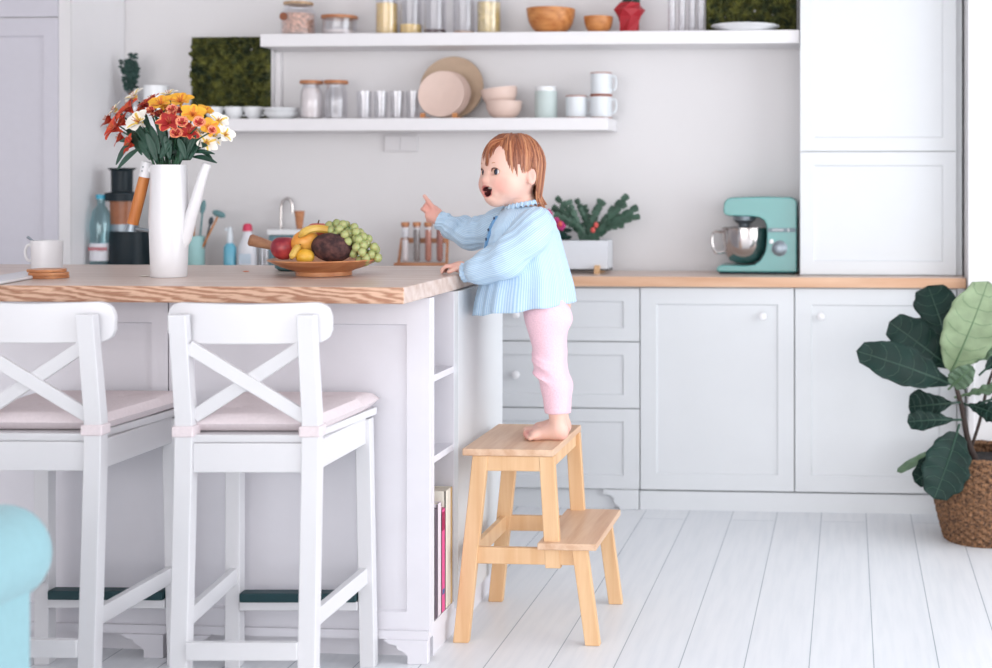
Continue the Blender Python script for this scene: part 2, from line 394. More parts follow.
# ---- wall cabinet standing on the worktop
x0, x1 = WX(800, 5.53), WX(956.5, 5.53)
t = thing('wall_cabinet', 'tall white cabinet standing on the oak worktop right of the mixer', 'cabinet', ((x0+x1)/2, 5.66, .9165))
obj('body', MB().box(x0, x1, 5.551, YB-.003, .9165, 2.7), white_cab, t, world=True)
zs = zpx(880, 151.5, 5.53)
obj('door', shaker(MB(), x0+.001, x1-.001, .919, zs-.002, 5.53, fw=.052), white_cab, t, world=True, label='lower framed door')
obj('door', shaker(MB(), x0+.001, x1-.001, zs+.002, 2.69, 5.53, fw=.052), white_cab, t, world=True, label='upper framed door')
tag(obj('filler_panel', MB().box(x1+.001, XE-.004, 5.56, YB-.003, .9165, 2.7), white_cab), 'narrow recessed filler strip between tall white cabinet and pier', 'panel')
# ---- tall cabinet at the left
YT = 5.36; xr = WX(57.5, YT)
t = thing('tall_cabinet', 'full height white cabinet with framed doors at the far left', 'cabinet', (xr-.4, 5.6, 0))
obj('body', MB().box(xr-.8, XL-.001, YT+.021, YB-.003, 0, 2.7), shelf_m, t, world=True)
zs = zpx(30, 17.5, YT)
for za, zb, l in ((.1, zs-.003, 'long lower door'), (zs+.003, 2.68, 'upper door')):
    obj('door', shaker(MB(), xr-.79, xr, za, zb, YT, fw=.058, fz=.07), mat('cooler grey-white door paint', (205, 203, 212), .5, var=.01), t, world=True, label=l)
obj('edge_strip', MB().box(xr+.001, XL-.001, YT+.008, YT+.021, 0, 2.7), wall_m, t, world=True)

# ---- open shelves
YS = 5.56
zu, zub, zl, zlb = 1.889, 1.836, 1.543, 1.492
us = obj('wall_shelf', MB().box(WX(260, YS), x0-.003, YS, YB-.002, zub, zu), shelf_m, bev=.003)
tag(us, 'long upper white floating shelf holding pasta jars and wooden bowls', 'shelf', 'open white wall shelves')
ls = obj('wall_shelf', MB().box(WX(116, YS), WX(608, YS), YS, YB-.002, zlb, zl), shelf_m, bev=.003)
tag(ls, 'lower white floating shelf holding plates, cups and drinking glasses', 'shelf', 'open white wall shelves')

# ================================================================ island
XI = -1.117; Y0 = 3.69; Y1 = 4.42; ZI = .9745
xm = WX(172, Y0)
body = white_isl
t = thing('island_cabinet', 'white framed island cabinet with an open book niche in its end', 'cabinet', ((xm+XI)/2, 4.05, 0))
yn0, yn1 = 3.712, 3.90     # niche opening along the end
m = MB().box(xm+.001, XI-.30, Y0+.02, Y1-.01, .063, ZI-.002).box(XI-.30, XI, yn1, Y1-.01, .063, ZI-.002)
m.box(XI-.30, XI, Y0+.001, yn0, .063, ZI-.002)
obj('body', m, body, t, world=True)
m = MB()
niz = [.063, .10]; 
zsh = [W(444, 374, 3.8).z, W(444, 453.5, 3.8).z]
m.box(XI-.299, XI, yn0, yn1, .063, .095)
obj('niche_floor', m, body, t, world=True)
for z in zsh: obj('niche_shelf', MB().box(XI-.299, XI-.001, yn0+.0005, yn1-.0005, z-.009, z+.009), body, t, world=True)
obj('front_panel', shaker(MB(), xm+.002, XI-.0005, .063, ZI-.002, Y0-.02, .02, fw=.062, fz=.07, rec=.010), body, t, world=True)
obj('end_panel', MB().box(XI, XI+.012, yn1+.002, Y1-.01, .075, ZI-.002), white_cab, t, world=True)
obj('plinth', MB().box(xm+.01, XI-.006, 3.72, Y1-.02, 0, .063), body, t, world=True)
def feet(x, s, par):
    out = [(0, 0), (.055, 0), (.055, .02), (.068, .032), (.083, .038), (.085, .048), (.105, .052), (.12, .063), (0, .063)]
    obj('bracket_foot', MB().prism([(x+s*p, q) for p, q in out], Y0-.04, Y0-.015), body, par, world=True, bev=.002)
feet(XI, -1, t); feet(xm+.005, 1, t)
obj('bottom_moulding', MB().box(xm+.002, XI, Y0-.03, Y0-.021, .063, .085), body, t, world=True)
t2 = thing('island_cabinet', 'white framed island cabinet behind the leftmost bar stool', 'cabinet', (xm-.6, 4.05, 0))
obj('body', MB().box(xm-1.25, xm-.001, Y0+.0, Y1-.01, .063, ZI-.002), body, t2, world=True)
obj('front_panel', shaker(MB(), xm-.66, xm-.002, .063, ZI-.002, Y0-.02, .02, fw=.045, fz=.07, rec=.010), body, t2, world=True)
obj('front_panel', shaker(MB(), xm-1.25, xm-.664, .063, ZI-.002, Y0-.02, .02, fw=.045, fz=.07, rec=.010), body, t2, world=True)
obj('plinth', MB().box(xm-1.25, xm-.01, 3.72, Y1-.02, 0, .063), body, t2, world=True)
feet(xm-.005, -1, t2)
obj('bottom_moulding', MB().box(xm-1.25, xm-.002, Y0-.03, Y0-.021, .063, .085), body, t2, world=True)
# worktop
m = MB(); yw = 3.455; yw1 = 4.33
m.box(xm-1.3, XI, yw, yw1+.015, ZI, 1.018)
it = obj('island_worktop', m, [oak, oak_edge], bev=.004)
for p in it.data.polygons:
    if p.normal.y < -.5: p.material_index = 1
tag(it, 'thick gloss-paled oak worktop of the kitchen island under the fruit bowl', 'worktop')
ZW = 1.018
# ================================================================ bar stools
cush_m = mat('pale pink-white cotton cushion', (226, 214, 217), .9, var=.03, scale=120, bump=.15)
dark_strip = mat('dark green-black metal strip', (16, 56, 62), .5, var=.05)
def make_stool():
    t = thing('bar_stool', 'white bar stool with crossed backrest and pale tufted cushion, nearer the island corner', 'bar stool', (0, 0, 0), 0, 'white bar stools at the island')
    for s in (-1, 1):
        m = MB(); xs = sorted((s*.129, s*.171))
        x0, x1 = xs
        rg = [(-.262, -.222, 0), (-.225, -.185, .60), (-.222, -.185, .72), (-.262, -.232, .972)]
        m.grid(lambda i, j: [(x0, rg[i][0], rg[i][2]), (x1, rg[i][0], rg[i][2]), (x1, rg[i][1], rg[i][2]), (x0, rg[i][1], rg[i][2])][j], 4, 4, wrapv=True); m.f += [(3, 2, 1, 0), (12, 13, 14, 15)]; m.m += [0, 0]
        obj('rear_leg', m, white_stool, t, bev=.003)
        m = MB(); x0, x1 = sorted((s*.150, s*.190)); f = s*.008
        m.post(x0+f, x1+f, .165, .205, 0, x0, x1, .148, .188, .66)
        obj('front_leg', m, white_stool, t, bev=.003)
    def rx(u): return -.255+.028*(u/.195)**2
    n = 61; out = MB()
    def R(i, j):
        u = -.195+.39*i/(n-1); e = abs(u)/.195; lo, hi = .900, .994+.004*e
        if e > .80:
            k = (e-.80)/.20; q = 1-math.sqrt(max(0, 1-k*k)); lo += .03*q; hi -= .035*q
        y = rx(u); return [(u, y-.009, lo), (u, y-.009, hi), (u, y+.009, hi), (u, y+.009, lo)][j]
    out.grid(R, n, 4, wrapv=True); out.f += [(0, 1, 2, 3), ((n-1)*4+3, (n-1)*4+2, (n-1)*4+1, (n-1)*4)]; out.m += [0, 0]
    out.v = [(a, b+.032, c) for a, b, c in out.v]
    obj('top_rail', out, white_stool, t, bev=.003)
    m = MB(); m.bar((-.133, -.232, .895), (.133, -.206, .725), .032, .012, side=(0, 1, 0))
    obj('cross_brace', m, white_stool, t, bev=.002)
    m = MB(); m.bar((.133, -.222, .895), (-.133, -.196, .725), .032, .012, side=(0, 1, 0))
    obj('cross_brace', m, white_stool, t, bev=.002)
    m = MB(); m.post(-.140, .140, -.21, .2, .664, -.140, .140, -.215, .205, .684)
    m.v = [(a*(1.0 if b < 0 else 1.4), b, c) for a, b, c in m.v]
    obj('seat', m, white_stool, t, bev=.004)
    m = MB(); m.box(-.129, .129, -.215, -.195, .595, .664).box(-.155, .155, .160, .18, .595, .664)
    for s in (-1, 1): m.post(*sorted((s*.135, s*.155)), -.19, -.19+.001, .595, *sorted((s*.135, s*.155)), -.19, -.189, .664) if False else m.bar((s*.150, -.19, .6295), (s*.170, .155, .6295), .069, .018, side=(1, 0, 0))
    obj('apron', m, white_stool, t, bev=.002)
    m = MB(); m.box(-.130, .130, -.258, -.240, .164, .206)
    obj('rear_stretcher', m, white_stool, t, bev=.002)
    for s in (-1, 1):
        m = MB(); m.bar((s*.150, -.225, .245), (s*.172, .165, .245), .042, .018, side=(1, 0, 0))
        obj('side_stretcher', m, white_stool, t, bev=.002)
    m = MB(); m.box(-.155, .155, .155, .185, .155, .178)
    fr = obj('footrest', m, white_stool, t, bev=.002)
    obj('footrest_strip', MB().box(-.153, .153, .148, .188, .178, .202), dark_strip, fr, bev=.003, label='dark green strip on the footrest')
    # cushion: a soft pad with tufts
    n = 26
    def P(i, j, top):
        a, b = -1+2*i/(n-1), -1+2*j/(n-1)
        hw = .168+.040*(b+1)/2
        e = max(abs(a), abs(b)); r = (max(0, 1-abs(a)**14)*max(0, 1-abs(b)**14))**.45
        x, y = a*hw*(1-.03*abs(b)**4), -.195+(b+1)/2*.40
        z = .7065+(.022*r+.004*(1-a*a)*(1-b*b) if top else -.0215*r)
        if top:
            for ta, tb in ((-.4, -.4), (.4, -.4), (-.4, .4), (.4, .4)):
                d2 = ((a-ta)**2+(b-tb)**2); z -= .010*math.exp(-d2/.012)
        return (x, y, z)
    m = MB(); m.grid(lambda i, j: P(i, j, True), n, n); m.grid(lambda i, j: P(i, j, False), n, n)
    cu = obj('seat_cushion', m, cush_m, t, smooth=True, label='pale pink tufted cushion')
    for ta, tb in ((-.4, -.4), (.4, -.4), (-.4, .4), (.4, .4)):
        y = -.195+(tb+1)/2*.40; hw = .165+.025*(tb+1)/2
        obj('tuft_button', MB().ball((ta*hw, y, .7245), (.009, .009, .004), 8, 5), cush_m, cu, smooth=True)
    for s in (-1, 1):
        x0, x1 = sorted((s*.124, s*.176)); m = MB().box(x0, x1, -.228, -.180, .680, .706)
        obj('tie_strap', m, cush_m, cu, bev=.004)
    return t
st = make_stool(); st.location = (-1.434, 3.435, 0); st.rotation_euler.z = .07
dup(st, (-1.953, 3.42, 0), .05, 'white bar stool with crossed backrest at the left edge, behind the blue armchair')

# ================================================================ step stool
zt, zs2 = .54, .284
ss = thing('step_stool', 'birch wooden step stool with two steps, under the toddler', 'step stool', (-.88, 4.02, 0))
ya, yb = 3.84, 4.235
def SPt(nm, m, mm=birch, **k): return obj(nm, m, mm, ss, world=True, bev=.003, **k)
SPt('top_step', MB().box(-1.075, -.818, ya-.005, yb+.005, zt-.02, zt), birch_top)
SPt('lower_step', MB().box(-.86, -.695, ya-.02, yb, zs2-.019, zs2), birch_top)
for y0 in (ya, yb-.024):
    y1 = y0+.024; e = -.012 if y0 == ya else .0
    SPt('long_leg', MB().post(-1.100, -1.056, y0+e, y1+e, 0, -1.048, -1.004, y0, y1, zt-.02))
    SPt('middle_leg', MB().post(-.842, -.798, y0, y1, zs2-.075, -.860, -.817, y0, y1, zt-.02))
    SPt('front_leg', MB().post(-.728, -.686, y0+e, y1+e, 0, -.765, -.722, y0+e, y1+e, zs2-.019))
    yy0, yy1 = (y0-.018, y0-.0005) if y0 == ya else (y0-.018, y0-.0005)
    SPt('side_rail', MB().box(-1.065, -.735, y0+.002, y0+.02, zs2-.066, zs2-.0195))
    SPt('apron', MB().box(-1.02, -.845, y0+.003, y0+.019, zt-.063, zt-.0205))
SPt('cross_rail', MB().box(-1.062, -1.044, ya+.02, yb-.02, zs2-.066, zs2-.02))
SPt('cross_rail', MB().box(-.845, -.827, ya+.025, yb-.025, zt-.06, zt-.0205))

# ================================================================ turquoise armchair (only its arm is in view)
teal_f = mat('turquoise upholstery', (140, 181, 189), .85, var=.03, scale=60, bump=.08, sheen=.2)
ac = thing('armchair', 'turquoise upholstered armchair with a rolled arm, bottom left corner', 'armchair', (-2.05, 2.1, 0))
yf = 2.42; ca = W(3, 553, yf); ra = .088
xs_ = WX(37, yf)
def scroll(y):
    pts = []
    for k in range(25):
        a = math.radians(-42+k*(222+60)/24)
        pts.append((ca.x+ra*math.cos(a), y, ca.z+ra*math.sin(a)))
    return pts
m = MB(); n = 25; ys = [yf+.02, yf+.012, yf, yf, yf-.3, yf-.72]; sc = [.0, .9, 1, 1, 1, 1]
ylist = [(yf+.016, .90), (yf+.012, .95), (yf+.004, .99), (yf-.01, 1), (yf-.75, 1)]
def AP(i, j):
    y, k = ylist[i]; a = 2*PI*j/32; return (ca.x+ra*k*math.cos(a), y, ca.z+ra*k*math.sin(a))
m.grid(AP, len(ylist), 32, wrapv=True); m.f += [tuple(range(32)), tuple(range(4*32, 5*32))]; m.m += [0, 0]
obj('rolled_arm', m, teal_f, ac, world=True, smooth=True)
m = MB(); m.tube([(ca.x+ra*.9*math.cos(2*PI*k/32), yf+.014, ca.z+ra*.9*math.sin(2*PI*k/32)) for k in range(33)], .004, 6)
obj('arm_piping', m, teal_f, ac, world=True, smooth=True)
obj('arm_panel', MB().box(ca.x-.1, xs_, yf-.72, yf-.006, .06, ca.z-.02), teal_f, ac, world=True, bev=.02)
obj('seat_base', MB().box(ca.x-.72, ca.x-.101, yf-.70, yf-.02, .08, .30), teal_f, ac, world=True, bev=.02)
obj('seat_cushion', MB().box(ca.x-.71, ca.x-.105, yf-.58, yf+.01, .305, .46), teal_f, ac, world=True, bev=.04)
obj('backrest', MB().box(ca.x-.72, ca.x-.10, yf-.9, yf-.725, .1, .88), teal_f, ac, world=True, bev=.05)
obj('arm_panel', MB().box(ca.x-.86, ca.x-.725, yf-.72, yf-.006, .06, ca.z-.02), teal_f, ac, world=True, bev=.02)
m = MB(); m.grid(lambda i, j: (AP(i, j)[0]-.79, AP(i, j)[1], AP(i, j)[2]), len(ylist), 32, wrapv=True); m.f += [tuple(range(32)), tuple(range(4*32, 5*32))]; m.m += [0, 0]
obj('rolled_arm', m, teal_f, ac, world=True, smooth=True)
for px_, py_ in ((.0, -.05), (-.8, -.05), (0, -.68), (-.8, -.68)):
    obj('foot', MB().lathe([(.018, 0), (.026, .0), (.028, .075), (0, .075)], 14, (ca.x-.02+px_, yf+py_, 0)), birch, ac, world=True, smooth=True)

# ================================================================ fiddle leaf fig in a basket
leaf_d = mat('dark glossy green leaf', (12, 40, 34), .55, var=.25, scale=14, spec=.25)
leaf_l = mat('pale green leaf underside', (134, 152, 118), .5, var=.12, scale=25)
leaf_m = mat('mid green leaf', (92, 116, 92), .45, var=.15, scale=25)
vein_m = mat('pale leaf rib', (96, 124, 90), .5, var=.05)
bark_m = mat('dark brown bark', (58, 46, 42), .8, var=.2, scale=40)
wick = bpy.data.materials.new('woven seagrass'); wick.use_nodes = True; nt = wick.node_tree; b_ = nt.nodes['Principled BSDF']; b_.inputs['Roughness'].default_value = .8
tc = node(nt, 'ShaderNodeTexCoord'); nz = node(nt, 'ShaderNodeTexNoise'); nz.inputs['Scale'].default_value = 110; nz.inputs['Detail'].default_value = 3
nt.links.new(tc.outputs['Object'], nz.inputs['Vector']); rp = node(nt, 'ShaderNodeValToRGB')
rp.color_ramp.elements[0].color = lin((62, 42, 30)); rp.color_ramp.elements[0].position = .35
rp.color_ramp.elements[1].color = lin((146, 106, 74)); rp.color_ramp.elements[1].position = .65
nt.links.new(nz.outputs['Fac'], rp.inputs['Fac']); nt.links.new(rp.outputs['Color'], b_.inputs['Base Color'])
PY = 5.10; pc = G(985, 541, 0)
pcx = WX(986, PY); yp = PY
pot = thing('woven_basket', 'brown woven seagrass basket planter on the floor at the right edge', 'basket', (pcx, yp, 0))
zr = W(960, 460, yp-.14).z
m = MB(); n = 150; kk = 46
def BK(i, j):
    z = zr*i/(kk-1); r = .150+.045*math.sin(min(1, z/zr)*PI*.62)
    a = 2*PI*j/n; wv = .0045*math.sin(z/zr*44*PI/2+(PI if (j//3) % 2 else 0))+.002*math.sin(j*2*PI/3)
    return (pcx+(r+wv)*math.cos(a), yp+(r+wv)*math.sin(a), z+.002*math.sin(j*2.1))
m.grid(BK, kk, n, wrapv=True); m.f.append(tuple(range(n))); m.m.append(0)
bk = obj('basket_wall', m, wick, pot, world=True, smooth=True)
m = MB(); pts = [(pcx+.192*math.cos(2*PI*k/40), yp+.192*math.sin(2*PI*k/40), zr+.002*math.sin(k*2)) for k in range(41)]; m.tube(pts, .010, 8)
obj('basket_rim', m, wick, pot, world=True, smooth=True)
fg = thing('fiddle_leaf_fig', 'fiddle leaf fig with large dark leaves growing in the woven basket', 'plant', (pcx, yp, zr-.05))
obj('soil', MB().lathe([(.0, 0), (.175, 0), (.178, .02), (0, .03)], 28, (pcx, yp, zr-.05)), mat('dark potting soil', (38, 34, 34), .95, var=.4, scale=80, bump=.6), fg, world=True, smooth=True)
tp = [(WX(976, yp), yp, zr-.03), tuple(W(968, 440, yp)), tuple(W(962, 408, yp)), tuple(W(956, 385, yp)), tuple(W(951, 350, yp+.01)), tuple(W(950, 320, yp+.01))]
m = MB().tube(catmull(tp, 5), [.013-.0003*i for i in range(26)], 10)
obj('trunk', m, bark_m, fg, world=True, smooth=True)
m = MB().tube(catmull([tuple(W(970, 452, yp)), tuple(W(980, 420, yp)), tuple(W(988, 385, yp)), tuple(W(1002, 350, yp))], 5), .006, 8)
obj('branch', m, bark_m, fg, world=True, smooth=True)
def leaf(a, b, width, mm, nrm=(0, -1, .3), curl=.25, droop=.1, prof=None, face=0.0):
    """fiddle shaped leaf from a to b; width in metres; nrm = the side one sees"""
    a, b = Vector(a), Vector(b); d = b-a; L = d.length; d.normalize()
    nv = Vector(nrm); nv = (nv-d*nv.dot(d)).normalized(); sd = d.cross(nv)
    nu, nw = 22, 13; pr = prof or [0, .20, .42, .55, .62, .72, .88, 1.0, .98, .78, 0]
    def pw(t):
        f = t*(len(pr)-1); i = min(int(f), len(pr)-2); u = f-i; u = u*u*(3-2*u) if 0 < i < len(pr)-2 else (math.sqrt(u) if i == 0 else 1-math.sqrt(max(0, 1-u*u)))
        return pr[i]*(1-u)+pr[i+1]*u
    mb = MB()
    def P(i, j):
        t = i/(nu-1); s = -1+2*j/(nw-1); w_ = width/2*pw(t)*(1+.05*math.sin(9*t*PI+s))
        off = nv*(curl*w_*(abs(s)**1.5)*1.0 - droop*L*(t-.5)**2*2+.5*droop*L + .006*math.sin(t*26)*abs(s))
        return a+d*(L*t)+sd*(w_*s)+off
    mb.grid(P, nu, nw); lf = obj('leaf', mb, mm, fg, world=True, smooth=True, solid=.0022)
    rb = MB(); mid = [Vector(P(i, nw//2))+nv*.001 for i in range(nu)]
    rb.tube([a-d*.03]+mid, [.0045]+[.0042-.003*i/nu for i in range(nu)], 6)
    for k in range(3, nu-3, 3):
        for e in (1, -1):
            jj = [nw//2+e*q for q in (0, 2, 4, 5)]
            rb.tube([Vector(P(min(nu-1, k+int(abs(j-nw//2)*.4)), j))+nv*.0012 for j in jj], .0011, 5)
    obj('leaf_rib', rb, vein_m if mm is not leaf_d else mat('dark leaf rib', (34, 66, 52), .4), lf, world=True, smooth=True)
def L2(pa, pb, w, mm, dya=0, dyb=0, **k): return leaf(W(*pa, yp+dya), W(*pb, yp+dyb), w*(1.0 if mm is leaf_m else 1.22), mm, **k)
wpx = lambda p: p*5.0/FP
L2((951, 372), (988, 281), wpx(47), leaf_l, -.02, -.12, nrm=(.25, -1, .2), curl=.12, prof=[0, .45, .7, .84, .95, 1, 1, .96, .85, .6, 0])
L2((951, 355), (928, 286), wpx(36), leaf_d, .02, .10, nrm=(.1, -1, .15))
L2((950, 368), (889, 322), wpx(34), leaf_d, 0, -.04, nrm=(.1, -1, .25), prof=[0, .25, .5, .7, .85, .95, 1, 1, .85, .7, 0])
L2((950, 384), (856, 351), wpx(33), leaf_d, -.03, -.16, nrm=(.1, -1, .35), prof=[0, .3, .55, .75, .9, 1, 1, .95, .85, .6, 0])
L2((953, 385), (973, 366), wpx(22), leaf_m, -.05, -.13, nrm=(0, -1, .1), prof=[0, .7, .9, 1, 1, 1, 1, .9, .8, .5, 0])
L2((957, 368), (998, 345), wpx(19), leaf_m, 0, -.05, nrm=(-.2, -1, .6))
L2((962, 396), (1004, 388), wpx(13), leaf_m, 0, -.08, nrm=(0, -1, .8))
L2((968, 405), (1005, 418), wpx(19), leaf_d, 0, -.10, nrm=(0, -1, .5))
L2((953, 403), (909, 407), wpx(27), leaf_d, 0, .05, nrm=(0, -1, .2))
L2((954, 420), (907, 422), wpx(18), leaf_d, -.02, -.07, nrm=(0, -1, .5))
L2((952, 437), (897, 472), wpx(9), leaf_m, -.02, -.12, nrm=(.2, -1, .6), droop=-.15)
L2((957, 432), (934, 499), wpx(38), leaf_d, -.17, -.27, nrm=(0, -1, -.2), curl=.15, prof=[0, .5, .7, .85, .95, 1, 1, .96, .85, .6, 0])
L2((950, 455), (914, 482), wpx(24), leaf_d, -.12, -.20, nrm=(0, -1, .1), prof=[0, .5, .7, .85, .95, 1, 1, .96, .85, .6, 0])
L2((985, 370), (1030, 330), wpx(34), leaf_d, 0, .05, nrm=(0, -1, .4))
L2((990, 400), (1050, 380), wpx(34), leaf_d, 0, .05, nrm=(0, -1, .4))

# ================================================================ books in the island niche
def book(y0, y1, depth, h, mm, lab, pages=True):
    t = thing('book', lab, 'book', ((XI-depth/2), (y0+y1)/2, .0965), 0, 'books in the island niche')
    xf = XI-.001; m = MB()
    m.box(xf-depth, xf, y0, y0+.0025, .0965, .0965+h).box(xf-depth, xf, y1-.0025, y1, .0965, .0965+h).box(xf-.003, xf, y0, y1, .0965, .0965+h)
    obj('cover', m, mm, t, world=True)
    obj('pages', MB().box(xf-depth+.004, xf-.004, y0+.003, y1-.003, .0985, .0945+h), mat('book pages', (236, 228, 212), .9, var=.05, scale=200), t, world=True)
    return t, xf
hb = lambda py, px: W(px, py, 3.8).z-.0965
book(3.7205, 3.743, .21, hb(503, 436), mat('dark grey book cover', (96, 84, 100), .6), 'thin dark grey book at the near end of the island niche')
book(3.7455, 3.781, .22, hb(500, 439), mat('pale lilac book cover', (226, 214, 224), .6), 'pale lilac book between the dark book and the pink one')
tp_, xf_ = book(3.7835, 3.818, .22, hb(509, 443), mat('pink book cover', (226, 88, 148), .55), 'bright pink book with a magenta spine mark in the island niche')
obj('spine_mark', MB().box(xf_, xf_+.0008, 3.786, 3.816, .0965+hb(530, 443), .0965+hb(512, 443)), mat('magenta spine mark', (168, 20, 84), .5), tp_, world=True)
obj('spine_emblem', MB().box(xf_, xf_+.0008, 3.791, 3.811, .0965+hb(594, 447), .0965+hb(589, 447)), mat('blue spine emblem', (70, 100, 150), .5), tp_, world=True)
tb_, xf2 = book(3.8205, 3.884, .26, hb(493, 448), mat('cream book cover', (250, 244, 230), .6), 'tall cream and tan book at the far end of the island niche')
obj('cover_edge', MB().box(xf2, xf2+.001, 3.870, 3.884, .0965, .0965+hb(493, 448)), mat('tan book cover edge', (214, 178, 124), .6), tb_, world=True, label='tan far edge of the cover')
# ================================================================ stand mixer
teal_mix = mat('turquoise enamel', (84, 152, 150), .25, var=.01, coat=.3)
steel = mat('polished steel', (196, 190, 188), .16, metal=1, var=.02)
steel_d = mat('grey metal trim', (140, 150, 158), .35, metal=.7, var=.02)
ZC = .9154; YM = 5.66
ox = WX(798, YM)-.002
mx_ = thing('stand_mixer', 'turquoise stand mixer with a steel bowl on the back worktop', 'mixer', (ox-.16, YM, ZC+.001))
prof = [(0, .008), (0, .285), (-.008, .300), (-.025, .307), (-.15, .309), (-.262, .306), (-.280, .300), (-.290, .285), (-.294, .255), (-.290, .238), (-.272, .232), (-.18, .230), (-.150, .226), (-.132, .215), (-.122, .198), (-.119, .16), (-.121, .11), (-.130, .08), (-.146, .055), (-.170, .038), (-.20, .034), (-.300, .036), (-.316, .030), (-.322, .018), (-.318, .008)]
m = MB().prism([(ox+p, ZC+.001+q) for p, q in prof], YM-.088, YM+.088)
obj('body', m, teal_mix, mx_, world=True, bev=.012)
m = MB().box(ox-.31, ox-.01, YM-.075, YM+.075, ZC+.001, ZC+.012)
obj('foot_plate', m, mat('dark rubber', (24, 48, 56), .7), mx_, world=True)
bx_ = ox-.215
bp_ = [(0, .040), (.035, .040), (.062, .052), (.083, .080), (.093, .115), (.096, .150), (.096, .178), (.099, .180), (.099, .184), (.092, .184), (.092, .15), (.088, .115), (.078, .082), (.058, .057), (.03, .046), (0, .046)]
bl = obj('bowl', MB().lathe([(r*.95, z) for r, z in bp_], 40, (bx_, YM-.005, ZC), close=True), steel, mx_, world=True, smooth=True, label='steel mixing bowl')
hp = catmull([(bx_-.085, YM-.02, ZC+.165), (bx_-.118, YM-.03, ZC+.170), (bx_-.128, YM-.03, ZC+.15), (bx_-.128, YM-.03, ZC+.115), (bx_-.112, YM-.03, ZC+.085), (bx_-.080, YM-.02, ZC+.085)], 5)
obj('handle', MB().tube(hp, .006, 8), steel, bl, world=True, smooth=True)
obj('attachment_hub', MB().lathe([(0, .18), (.02, .18), (.024, .20), (.045, .215), (.048, .234), (0, .234)], 24, (bx_, YM-.005, ZC)), steel_d, mx_, world=True, smooth=True)
obj('trim_band', MB().box(ox-.115, ox-.004, YM-.0905, YM-.088, ZC+.169, ZC+.185), mat('grey plastic band', (112, 130, 138), .5), mx_, world=True)
m = MB()
for k in range(7): m.box(ox-.096+k*.0065, ox-.092+k*.0065, YM-.0915, YM-.0906, ZC+.1745, ZC+.1805)
m.box(ox-.035, ox-.031, YM-.0915, YM-.0906, ZC+.171, ZC+.183)
obj('trim_lettering', m, knob_m, mx_, world=True)
m = MB().lathe([(0, 0), (.031, 0), (.031, .004), (.025, .006), (.024, .018), (.02, .021), (0, .021)], 28).xf(Matrix.Translation((ox-.068, YM-.088, ZC+.104)) @ Matrix.Rotation(PI/2, 4, 'X'))
obj('speed_dial', m, steel_d, mx_, world=True, smooth=True)
m = MB().lathe([(0, 0), (.009, 0), (.009, .005), (0, .007)], 16).xf(Matrix.Translation((ox-.1, YM-.088, ZC+.132)) @ Matrix.Rotation(PI/2, 4, 'X'))
obj('button', m, knob_m, mx_, world=True, smooth=True)

# ================================================================ planter box with a holiday cactus
cac = mat('green cactus segments', (58, 88, 72), .5, var=.3, scale=30)
pk = mat('magenta petals', (190, 50, 120), .6, var=.1); rd = mat('coral bud', (214, 90, 84), .6, var=.1)
YP = 5.64
pb0, pb1 = WX(540, YP), WX(610, YP); zt_ = W(600, 240, YP).z
pbx = thing('planter_box', 'white rectangular planter box on small wooden feet, behind the toddler', 'planter', ((pb0+pb1)/2, YP, ZC))
m = MB(); m.box(pb0, pb1, YP-.06, YP-.054, ZC+.012, zt_).box(pb0, pb1, YP+.054, YP+.06, ZC+.012, zt_).box(pb0, pb0+.006, YP-.054, YP+.054, ZC+.012, zt_).box(pb1-.006, pb1, YP-.054, YP+.054, ZC+.012, zt_).box(pb0, pb1, YP-.06, YP+.06, ZC+.012, ZC+.018)
obj('box', m, mat('matt white planter', (222, 226, 232), .6, var=.01), pbx, world=True)
for xx in (WX(597, YP-.07), pb0+.03): obj('foot', MB().box(xx-.010, xx+.010, YP-.085, YP+.06, ZC+.0005, ZC+.0115), birch, pbx, world=True)
hx = WX(597, YP-.08); obj('wooden_peg', MB().box(hx-.011, hx+.011, YP-.085, YP-.063, ZC+.012, ZC+.034), birch, pbx, world=True, bev=.002)
obj('soil', MB().box(pb0+.007, pb1-.007, YP-.053, YP+.053, zt_-.03, zt_-.012), MATS['dark potting soil'], pbx, world=True)
random.seed(5)
def cactus(nm, lab, root, tips, buds=()):
    t = thing(nm, lab, 'plant', (root[0], root[1], zt_-.012)); m = MB()
    for (px, py, dy) in tips:
        tip = W(px, py, YP+dy); r0 = Vector((root[0]+random.uniform(-.02, .02), root[1]+dy*.2, zt_-.012))
        n = 6 if (tip-r0).length > .12 else 4; md = (r0+tip)/2+Vector((0, 0, .02))
        path = catmull([r0, md, tip], n)
        for a, b in zip(path[::2], path[2::2]):
            d = (b-a); L = d.length; d.normalize(); sd = Vector((d.z, random.uniform(-.4, .4), -d.x)).normalized(); nn = d.cross(sd)
            ww = random.uniform(.010, .015)
            ot = [(0, .35), (.15, .8), (.25, 1.15), (.4, .9), (.55, 1.2), (.7, 1.0), (.85, 1.25), (1.0, .5)]
            for sg in (0,):
                vs = []
                for u, v in ot: vs += [a+d*(L*u)+sd*(ww*v)+nn*.0, a+d*(L*u)+nn*.003, a+d*(L*u)-sd*(ww*v), a+d*(L*u)-nn*.003]
                fs = [(4*i+j, 4*i+(j+1) % 4, 4*i+4+(j+1) % 4, 4*i+4+j) for i in range(7) for j in range(4)]+[(0, 1, 2, 3), (31, 30, 29, 28)]
                m.add(vs, fs)
    obj('stems', m, cac, t, world=True)
    return t
rt = (WX(588, YP), YP)
